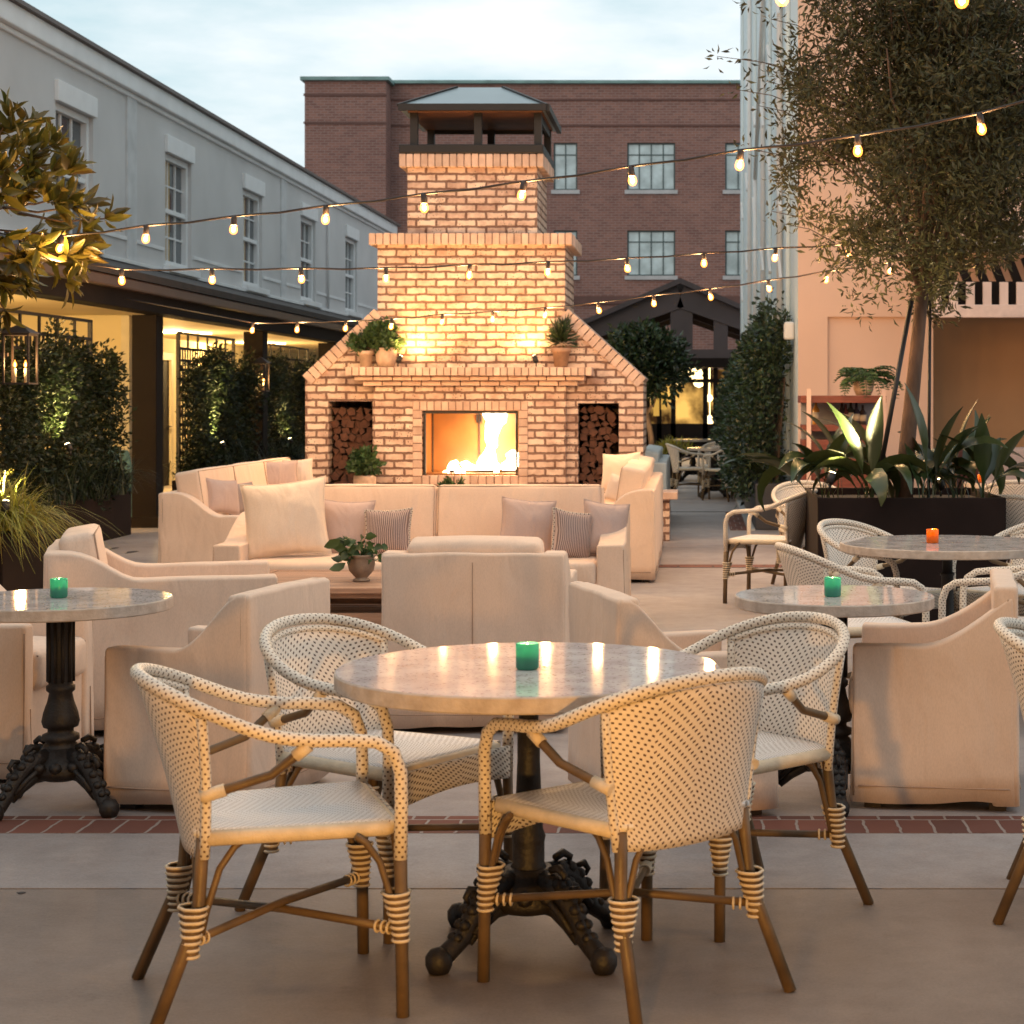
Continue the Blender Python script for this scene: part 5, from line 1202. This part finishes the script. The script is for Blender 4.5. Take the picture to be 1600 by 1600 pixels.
for k in range(16):
    a = 2*PI*k/16+random.uniform(-.2,.2); e = random.uniform(-.35, 1.2); q = random.uniform(.6,.9)
    end = CC+Vector((math.cos(a)*RR.x*q*math.cos(e*.7), math.sin(a)*RR.y*q*math.cos(e*.7), RR.z*math.sin(e)*q)); st_ = tp+Vector((0,0,random.uniform(0,.5))) if k % 3 else tp
    mid = st_.lerp(end, .45)+Vector((random.uniform(-.1,.1), random.uniform(-.1,.1), .15)); b.tube([st_, st_.lerp(mid,.5)+Vector((0,0,.04)), mid, mid.lerp(end,.5)+Vector((random.uniform(-.06,.06),0,.03)), end], [.024,.018,.012,.008,.004], 6); limb_ends.append((mid, end))
b.tube([tp, tp+Vector((.05,0,.6)), tp+Vector((.1,.05,1.3)), tp+Vector((.05,0,1.9))], [.045,.03,.02,.01], 8)
b.build('trunk', BARKT, t, True)
ncl = 5200; d_ = rdir(ncl); q = np.random.rand(ncl, 1)**.45; cl = np.array(CC)+d_*q*np.array(RR)
# uneven outline: carve by noise
keep = []
for p in cl:
    nn = noise.noise(Vector(p)*1.9+Vector((5,1,2))); rel = np.linalg.norm((p-np.array(CC))/np.array(RR)); 
    if p[0] > 1.72 and p[2] < 2.42+.1*math.sin(p[0]*9): continue
    if rel < .80+nn*1.15 and not (noise.noise(Vector(p)*2.8) < -.25): keep.append(p)
cl = np.array(keep)
stray = [W(1200,128,12.3), W(1160,92,12.3), W(1120,88,12.3), W(1150,140,12.4), W(1185,165,12.4), W(1200,240,12.4), W(1165,232,12.4), W(1205,330,12.4), W(1225,350,12.4), W(1205,30,12.4), W(1170,8,12.4), W(1330,470,12.5), W(1350,490,12.4), W(1395,480,12.4), W(1300,420,12.5), W(1240,300,12.5),W(1215,190,12.5),W(1230,90,12.5),W(1225,140,12.4),W(1290,385,12.4),W(1330,440,12.3),W(1420,455,12.3)]
tw = MB()
for p in list(cl[::9]): 
    p = Vector(p); st_ = p.lerp(CC, .35)+Vector((0,0,-.08)); tw.tube([st_, st_.lerp(p,.5)+Vector((0,0,.03)), p], [.006,.004,.002], 4)
for p in stray[:10]: 
    st_ = Vector((max(p.x+.35,.75), p.y+.1, p.z-.12)); tw.tube([st_, st_.lerp(p,.5)+Vector((0,0,.03)), p], [.005,.003,.002], 4)
tw.build('twigs', BARKD, t, True)
P1, D1, L1 = clump_leaves(cl, 24, .12, .060, .1); leaves('crown', P1, D1, L1, .29, LEAF_OL, t, t.location)
P1, D1, L1 = clump_leaves([tuple(s_) for s_ in stray], 12, .10, .062, .1); leaves('stray_leaves', P1, D1, L1, .30, LEAF_OL, t, t.location)
# stakes
for (a_, b_, lab) in ((W(1378,720,12.4), W(1424,470,12.5), 'black stake leaning left of the tree trunk'), (Vector((1.60,12.75,.77)), W(1453,470,12.75), 'upright black stake right of the tree trunk')):
    o = thing('tree_stake', lab, 'stake', tuple(a_), group='stakes bracing the tree'); b = MB(); b.tube([a_-(b_-a_).normalized()*.12, b_], .017 if 'left' in lab else .012, 7); b.build('pole', BLACKM, o, True)
# strap-leaved plants
def big_leaf(b, base, az, ln, wd, rise=1.1, droop=1.2, stem=.3, twist=0):
    d = Vector((math.cos(az), math.sin(az), 0)); sd_ = Vector((-d.y, d.x, 0)); pts = []; n_ = 10; p = Vector(base); el = rise
    for j in range(n_+1):
        pts.append((p.copy(), el)); p = p+(d*math.cos(el)+Vector((0,0,1))*math.sin(el))*(ln/n_); el -= droop/n_*(1.0+1.2*max(0, j/n_-.4))
    vs = []
    for j, (p, e_) in enumerate(pts):
        q = j/n_; w = wd*(.06 if q < stem else max(.02, math.sin(PI*((q-stem)/(1-stem))**.75))*1.0)/2+.002
        up = Vector((0,0,1))*math.cos(e_)-d*math.sin(e_); sv = sd_*math.cos(twist)+up*math.sin(twist)
        vs += [p-sv*w+up*w*.35, p, p+sv*w+up*w*.35]
    b.add(vs, [f for j in range(n_) for f in ((3*j, 3*j+1, 3*j+4, 3*j+3), (3*j+1, 3*j+2, 3*j+5, 3*j+4))], True)
rs = random.Random(12)
spec = [(1300,12.45,'with a bright lit leaf, leftmost in the black planter'),(1350,12.25,'in the black planter left of the trunk, broad bent leaves'),(1395,12.7,'close behind the leaning stake in the black planter'),(1450,12.3,'in the black planter just right of the trunk'),(1500,12.5,'in the right half of the black planter'),(1545,12.3,'at the right end of the black planter, leaves hanging over')]
for i, (px, D, lab) in enumerate(spec):
    x = WX(px, D); o = thing('strap_leaf_plant', 'dark strap leaved plant '+lab, 'plant', (x, D, .77), group='strap leaved plants in the black planter'); b = MB()
    for k in range(12):
        az = rs.uniform(0, 2*PI); 
        if k < 5: az = rs.choice((PI, 0))+rs.uniform(-.7,.7)
        big_leaf(b, (x+rs.uniform(-.07,.07), D+rs.uniform(-.07,.07), .76), az, rs.uniform(.50,.84), rs.uniform(.08,.13), rs.uniform(1.25,1.6), rs.choice((rs.uniform(.2,1.2), rs.uniform(1.8,3.3))), rs.uniform(.25,.4), rs.uniform(-.9,.9))
    if i == 0:
        for _ in range(3): big_leaf(b, (x-.15, D-.1, .80), PI+rs.uniform(-.4,.4), rs.uniform(.5,.62), .10, 1.0, 1.0, .25, .5)
    b.build('leaves', LEAF_AS, o, True)
uplight((WX(1296,12.05), 12.05, .86), (1.35, 12.45, 2.5), 95, 'spotlight among the leaves in the black planter shining up the tree', col=(1,.80,.38), spot=70)
uplight((WX(1470,12.9), 12.9, .78), (1.7, 12.7, 3.0), 90, 'spotlight behind the trunk in the black planter', col=(1,.62,.26), spot=60)
# fern on service station
t = pot('potted_fern', 'fern in a pale pot on top of the service station', (WX(1350,17.7), 17.75, WZ(618,17.6)+.002), .10, .15, TERRAP, cat='potted plant', style='bowl')
P_ = []; D_ = []; L_ = []; b = MB(); base = Vector((t.location.x, 17.75, t.location.z+.13)); rs = random.Random(5)
for k in range(26):
    az = rs.uniform(0, 2*PI); ln = rs.uniform(.28,.46); el = rs.uniform(.5,1.3); d = Vector((math.cos(az), math.sin(az), 0)); p = base.copy(); pts = [p.copy()]
    for j in range(12):
        p = p+(d*math.cos(el)+Vector((0,0,1))*math.sin(el))*ln/12; el -= .17; pts.append(p.copy()); sd_ = Vector((-d.y, d.x, 0)); l_ = .07*math.sin(PI*(j+1.5)/14)+.012
        for sg in (-1, 1):
            for h_ in (0,.5): P_.append(tuple(p+d*ln/24*h_)); D_.append(tuple(sd_*sg+d*.4+Vector((0,0,-.2)))); L_.append(l_)
    b.tube(pts, .003, 4)
b.build('frond_stems', LEAF_PT, t, True); leaves('fronds', P_, D_, L_, .32, LEAF_PT, t, t.location)

# trellises with vines on the left
VINE = LEAF_VN
def trellis(y0, y1, lab, vlab, seed, ztop=2.30, X=-6.42):
    t = thing('trellis', lab, 'trellis', (X, (y0+y1)/2, 0), group='black trellises under the walkway'); b = MB()
    b.box(X-.02, X+.02, y0, y0+.05, 0, ztop); b.box(X-.02, X+.02, y1-.05, y1, 0, ztop); b.box(X-.02, X+.02, y0+.05, y1-.05, ztop-.03, ztop); b.box(X-.02, X+.02, y0+.05, y1-.05, ztop-.22, ztop-.19); b.box(X-.02, X+.02, y0+.05, y1-.05, .3, .35)
    b.build('frame', BLACKM, t, True)
    b = MB(); n_ = int((y1-y0)/.115)
    for k in range(1, n_): y = y0+(y1-y0)*k/n_; b.box(X-.008, X+.004, y-.020, y+.020, .35, ztop-.22)
    for k in range(0, 18): z = .45+k*.115; b.box(X+.004, X+.014, y0+.05, y1-.05, z-.016, z+.016) if z < ztop-.24 else None
    for k in range(1, 6): y = y0+(y1-y0)*k/6; b.box(X-.01, X+.01, y-.02, y+.02, ztop-.19, ztop-.03)
    b.build('lattice', BLACKM, t, True)
    v = thing('climbing_vine', vlab, 'vine', (X+.1, (y0+y1)/2, .3), group='vines on the trellises'); np.random.seed(seed); N_ = 1150
    yy = y0-.05+(y1-y0+.35)*np.random.rand(N_); zz = .35+1.8*np.random.rand(N_)**.9; top = np.array([1.95+.16*math.sin(q*3.1+seed)+.12*math.sin(q*9) for q in yy]); zz = np.minimum(zz, top-np.random.rand(N_)*.3)
    th = .06+.20*np.random.rand(N_)*np.array([.6+.5*math.sin(a_*4+b_*3) for a_, b_ in zip(yy, zz)]).clip(.3, 1.2)
    cl = np.stack([X+.02+th, yy, zz], 1); p, dd, l_ = clump_leaves(cl, 16, .14, .062, .05); dd[:, 0] += .4; leaves('foliage', p, dd, l_, .5, VINE, v, v.location)
    b = MB()
    for k in range(9):
        y = y0+(y1-y0)*(k+.5)/9; b.tube([(X+.03, y, .2), (X+.05, y+random.uniform(-.1,.1), .8), (X+.04, y+random.uniform(-.2,.2), 1.4), (X+.04, y+random.uniform(-.2,.2), 1.9)], [.012,.01,.008,.004], 5)
    b.build('stems', BARKD, v, True); return t
trellis(16.6, 19.7, 'nearest black lattice trellis at the left edge', 'dense dark vine covering the nearest trellis', 1)
trellis(23.0, 25.8, 'middle black lattice trellis between the dark posts', 'dense dark vine covering the middle trellis', 2)
trellis(26.7, 30.7, 'farthest black lattice trellis next to the fireplace', 'dense dark vine covering the farthest trellis', 3)
for (y0, y1, lab, sd_) in ((16.4, 20.0, 'long black planter box at the foot of the nearest trellis', 1), (22.6, 31.0, 'long black planter box at the foot of the far trellises', 2)):
    t = thing('black_planter_box', lab, 'planter', (-6.3, (y0+y1)/2, 0), group='planter boxes along the walkway'); b = MB(); b.box(-6.55 if sd_ == 1 else -6.38, -6.08 if sd_ == 1 else -5.78, y0, y1, 0, .47); b.build('box', PLANTM, t, True, bevel=.01)
    b = MB(); b.box(-6.5 if sd_ == 1 else -6.34, -6.12 if sd_ == 1 else -5.82, y0+.04, y1-.04, .471, .475); b.build('soil', SOIL, t, True)
for i, (y, x, h, lab) in enumerate(((17.3,-6.2,.5,'dark grassy plant at the near end of the left planter box'),(18.3,-6.2,.6,'dark grassy plant in the middle of the left planter box'),(19.3,-6.2,.62,'feathery dark grass at the far end of the left planter box'),(23.4,-6.1,.5,'dark grass at the foot of the middle trellis'),(24.8,-6.1,.55,'dark low plant under the lit vine'),(27.5,-6.1,.5,'dark grass at the foot of the farthest trellis'))):
    o = thing('ornamental_grass', lab, 'grass plant', (x, y, .47), group='grasses in the walkway planters'); grass(o, (x, y, .47), 260, h*1.25, .5, LEAF_VN, seed=20+i, w=.007)
    bush(o, (x, y, .62), (.25,.5,.22), 60, 10, .07, LEAF_VN, .5, seed=30+i)
for i, (px, py, D, w_, lab) in enumerate(((110,712,18.6,26,'spotlight glowing low in the vine of the nearest trellis'),(351,705,24.7,26,'spotlight glowing low in the vine of the middle trellis'),(456,697,28.6,7,'small spotlight glowing low in the vine of the farthest trellis'))):
    c = W(px, py, D); c.x = -5.98; c = Vector((-6.02, F*0+ (-6.02*F/(px-CX)), 0)); c.z = WZ(py, c.y)
    uplight(tuple(c), (c.x-.35, c.y+.05, c.z+.7), w_*4, lab, col=(1,.80,.26), spot=100, grp='spotlights in the vines')
# bright grass planter at far left
t = thing('grass_planter', 'square black planter with a fountain of yellow green grass at the left edge', 'planter', (-5.35, 13.6, 0)); b = MB(); b.box(-5.95, -4.93, 13.2, 14.1, 0, .50); b.build('box', PLANTM, t, True, bevel=.01)
grass(t, (-5.12, 13.4, .52), 1500, .66, .40, LEAF_GR, seed=9, w=.005, arch=1.5)
uplight((WX(12,13.1), 13.05, .50+.12), (WX(30,13.4), 13.4, 1.6), 90, 'spotlight glowing in the yellow green grass', col=(1,.86,.5), spot=110)
# magnolia at the left
t = thing('magnolia_tree', 'broad leaved magnolia lit orange at the upper left edge', 'tree', (-4.5, 10.6, 0)); b = MB()
b.tube([(-4.5,10.6,0),(-4.45,10.5,1.0),(-4.3,10.3,1.9),(-4.1,10.1,2.5)], [.06,.05,.045,.03], 8)
np.random.seed(8); cl = []
for k in range(250):
    d = rdir(1)[0]; q = (.45+.55*np.random.rand()); p = np.array([-3.80,10.1,2.54])+d*q*np.array([.62,.55,.64])
    nn = noise.noise(Vector(p)*3.0); 
    if nn > -.22 and (p[0]+3.6)+(p[2]-2.70)*.9 < .16+.1*nn: cl.append(p)
for p in cl[::5]: p = Vector(p); s_ = Vector((-4.1,10.15,2.5)).lerp(p, .45); b.tube([s_, s_.lerp(p,.5)+Vector((0,0,-.03)), p], [.008,.006,.004], 4)
b.build('trunk', BARKD, t, True)
P_ = []; D_ = []; L_ = []
for p in cl:
    out = (p-np.array([-3.95,10.2,2.5])); out /= np.linalg.norm(out)
    for k in range(8): d = out*.8+rdir(1)[0]*.75+np.array([0,0,.1]); P_.append(p); D_.append(d); L_.append(.11+.06*np.random.rand())
leaves('crown', P_, D_, L_, .31, LEAF_MG, t, t.location, big=True, droop=.25)
uplight((-3.7, 9.0, 0), (-3.42, 9.75, 2.3), 330, 'spotlight on the patio shining up into the magnolia', col=(1,.46,.07), spot=36)

# vine hedge against the pale wall
for i, (y0, y1, ht, lab) in enumerate(((20.7, 23.6, 2.35, 'tallest dark green climbing hedge on the corner of the pale wall'), (23.6, 28.0, 2.2, 'second climbing hedge against the pale wall'), (28.0, 34.0, 2.05, 'third climbing hedge farther down the path'), (34.0, 42.0, 1.85, 'farthest climbing hedge at the end of the pale wall'))):
    v = thing('climbing_hedge', lab, 'hedge', (.85, (y0+y1)/2, 0), group='hedges along the pale wall'); np.random.seed(40+i); N_ = int(560 if i == 0 else 560); yy = y0+(y1-y0)*np.random.rand(N_); zz = .35+ht*np.random.rand(N_); h_ = ht+.2*np.sin(yy*2.7)+.1
    zz = np.minimum(zz, h_*(1-.25*np.random.rand(N_))); wd = np.clip(.62*(1-(zz/(ht+.9))**2), .12, .62); sel = np.random.rand(N_); xx = XT-.05-wd*(sel**.5)
    p, dd, l_ = clump_leaves(np.stack([xx, yy, zz], 1), 17 if i == 0 else 15, .17, .07+.012*i, .05); dd[:, 0] -= .35; dd[:, 1] -= .3; leaves('foliage', p, dd, l_, .55, LEAF_DK, v, v.location)
    if i == 0:
        pts = np.array([W(1222, py_, 20.75) for py_ in (500,510,520,535,550)]); p, dd, l_ = clump_leaves(np.repeat(pts, 3, 0), 16, .10, .06); leaves('climbing_tip', p, dd, l_, .55, LEAF_DK, v, v.location)
    b = MB()
    for k in range(8): y = y0+(y1-y0)*(k+.5)/8; b.tube([(.9, y, .3), (.95, y+.1, 1.0), (1.0, y-.1, 1.7)], [.02,.015,.008], 5)
    b.build('stems', BARKD, v, True)
    b = MB(); b.box(.665, 1.08, y0+.01, y1-.01, 0, .52); b.build('planter_box', mat('grey_planter', (.045,.045,.055), .5, .2, 3), v, True, bevel=.01)
for i, (x, y, lab) in enumerate(((.80, 20.9, 'broad leaved plant at the corner of the hedge planter'), (.75, 22.3, 'pale broad leaved plant lower in the hedge planter'))):
    o = thing('broad_leaved_plant', lab, 'plant', (x, y, .5), group='broad leaved plants in the hedge planter'); b = MB(); rs = random.Random(70+i)
    for k in range(16): big_leaf(b, (x+rs.uniform(-.1,.1), y+rs.uniform(-.1,.1), .5), rs.uniform(0, 2*PI), rs.uniform(.4,.62), .12, rs.uniform(.9,1.4), rs.uniform(.8,1.8), .3, rs.uniform(-.5,.5))
    b.build('leaves', LEAF_AS, o, True)

# ---------------------------------------------------------------- lanterns on the posts
def lantern(y, X, z, lab, nb=2, sc=1.0):
    t = thing('wall_lantern', lab, 'lantern', (X, y, z), group='lanterns on the dark posts'); h = .46*sc; w = .12*sc; b = MB()
    for sx in (-1, 1):
        for sy in (-1, 1): b.box(sx*w-.008, sx*w+.008, sy*w-.008, sy*w+.008, 0, h)
    b.box(-w-.01, w+.01, -w-.01, w+.01, -.015, 0); b.box(-w-.01, w+.01, -w-.01, w+.01, h, h+.02)
    b.add([(-w-.03,-w-.03,h+.02),(w+.03,-w-.03,h+.02),(w+.03,w+.03,h+.02),(-w-.03,w+.03,h+.02),(0,0,h+.11)], [(3,2,1,0),(0,1,4),(1,2,4),(2,3,4),(3,0,4)])
    b.bar((-w-.15, 0, h*.6), (-w, 0, h*.6), .03); b.build('frame', mat('bronze', (.05,.035,.03), .5), t)
    for k in range(nb):
        a = PI*k; x_, y_ = .045*math.cos(a+.6), .045*math.sin(a+.6)
        b = MB(); b.lathe([(.012,0),(.012,.14*sc),(.001,.141*sc)], (x_, y_, 0), 8); b.build('candle_tube', mat('wax2', (.7,.6,.4), .6), t)
        b = MB(); b.lathe([(.001,.145*sc),(.016,.165*sc),(.017,.18*sc),(.001,.225*sc)], (x_, y_, 0), 10); b.build('bulb', BULB, t)
        b = MB(); b.lathe([(.001,.155*sc),(.006,.17*sc),(.001,.20*sc)], (x_, y_, 0), 6); b.build('filament', FILA, t)
    lamp('lantern_light', (0, 0, .19*sc), 9, (1,.55,.2), .04).parent = t; return t
lantern(16.35, -5.95, WZ(598,16.35), 'large bronze lantern with two bulbs at the left edge', 2, .9)
lantern(26.1, -6.12, WZ(610,26.1), 'smaller bronze lantern with one bulb by the middle trellis', 1, .8)

# ---------------------------------------------------------------- string lights
CABLE = mat('cable', (.035,.022,.018), .5)
def string(label, data, D0, Dn, X0, Xn, ext0, ext1, sc=1.0, w=6.0, zs_=None):
    n_ = len(data) if data else zs_[0]; root = None; pts = []
    for i in range(n_):
        q = i/(n_-1); D = D0+(Dn-D0)*q; X = X0+(Xn-X0)*q
        if data: D = X*F/(data[i][0]-CX) if False else D; z = WZ(data[i][1], D); X = WX(data[i][0], D)
        else: z = zs_[1]+(zs_[2]-zs_[1])*q-zs_[3]*math.sin(q*PI)
        pts.append(Vector((X, D, z)))
    t = thing('string_lights', label, 'string lights', tuple(pts[0]+Vector((0,0,.08))), group='strings of bulbs over the patio')
    wire = []
    sock = .070*sc
    for i, p in enumerate(pts):
        wire.append(p+Vector((0, 0, sock-.004)))
        if i < n_-1:
            q = pts[i+1]; 
            for f_ in (.25, .5, .75): wire.append(p.lerp(q, f_)+Vector((0, 0, sock-.004-.018*math.sin(f_*PI)+.010)))
    d0 = pts[0]-pts[1]; d1 = pts[-1]-pts[-2]; wire = [wire[0]+d0*ext0+Vector((0,0,.03*ext0*ext0))]+wire+[wire[-1]+d1*ext1+Vector((0,0,.02*ext1*ext1))]
    b = MB(); b.tube(wire, .0062*sc, 6); b.build('cable', CABLE, t, True)
    for i, p in enumerate(pts):
        TM = Matrix.Translation(p+Vector((0,0,sock))) @ Matrix.Rotation(random.uniform(-.16,.16), 4, 'Y') @ Matrix.Rotation(random.uniform(-.16,.16), 4, 'X') @ Matrix.Translation(-(p+Vector((0,0,sock))))
        b = MB(); b.lathe([(.004,.070*sc),(.009,.066*sc),(.0145,.058*sc),(.016,.023*sc),(.014,.017*sc)][::-1], tuple(p), 10, M=TM); o = b.build('socket', CABLE, t, True)
        b = MB(); r = .0212*sc; b.lathe([(.001,-.029*sc),(r*.55,-.0255*sc),(r*.92,-.015*sc),(r,-.003*sc),(r*.85,.012*sc),(.013*sc,.022*sc)], tuple(p), 12, M=TM); g = b.build('bulb', BULB, t, True); g.parent = o
        b = MB(); b.lathe([(.001,-.020*sc),(.0105*sc,-.010*sc),(.0098*sc,.004*sc),(.001,.016*sc)], tuple(p), 8, M=TM); g = b.build('filament', FILA, t, True); g.parent = o
        lamp('bulb_light', tuple(p), w, (1,.56,.22), .03, parent=t)
    return t
SD1 = [(97,388),(229,372),(366,358),(510,342),(662,324),(819,305),(985,282),(1158,257),(1340,235),(1530,201)]
SD2 = [(190,438),(331,437),(470,436),(603,435),(734,430),(857,425),(979,419),(1100,411),(1213,403),(1325,396),(1432,386)]
SD3 = [(395,516),(465,515),(541,513),(612,510),(692,503),(770,499),(853,493),(934,485),(1021,474),(1109,464),(1200,451),(1293,437),(1390,423)]
string('longest string of warm bulbs crossing in front of the chimney top', SD1, 9.86, 8.01, -3.37, 1.23, 3.2, 2.5, 1.0, 10)
string('second string of warm bulbs crossing below the chimney shoulder', SD2, 11.52, 13.41, -3.56, 1.60, 3.0, 1.5, 1.05, 20)
string('lowest far string of warm bulbs crossing just above the mantel', SD3, 18.31, 15.54, -4.37, 1.62, 3.0, 1.0, 1.1, 30)
string('nearest string of bulbs at the top right corner', [(930,-45),(1218,-4),(1505,-2)], 5.56, 5.56, -.3, .8, 4, 5, 1.0, 8)
# unseen string of bulbs added overhead as warm light for the front chairs
string('unseen string of bulbs added overhead to warm the front chairs', None, 1.6, 2.2, -3.0, 2.6, 1, 1, 1.0, 7, zs_=(10, 2.7, 2.9, .15))
t = thing('added_fill_lantern', 'unseen brass lantern added below the frame to warm the front chairs', 'lantern', (-.35, 2.05, 0)); b = MB()  # out of view, added as warm fill on the front chairs
b.box(-.12,.12,-.12,.12,0,.02); b.box(-.12,.12,-.12,.12,.48,.5)
for sx in (-1,1):
    for sy in (-1,1): b.box(sx*.11-.006, sx*.11+.006, sy*.11-.006, sy*.11+.006, .02, .48)
b.build('frame', mat('brass', (.5,.33,.12), .35, metal=1), t)
b = MB(); b.lathe([(.03,.02),(.03,.22),(.001,.221)], (0,0,0), 12); b.build('candle', mat('wax3', (.75,.65,.45), .6), t)
b = MB(); b.lathe([(.001,.23),(.012,.25),(.001,.30)], (0,0,0), 8); b.build('flame', BULB, t)
lamp('fill_lantern_glow', (0, 0, .40), 125, (1,.50,.12), .05).parent = t
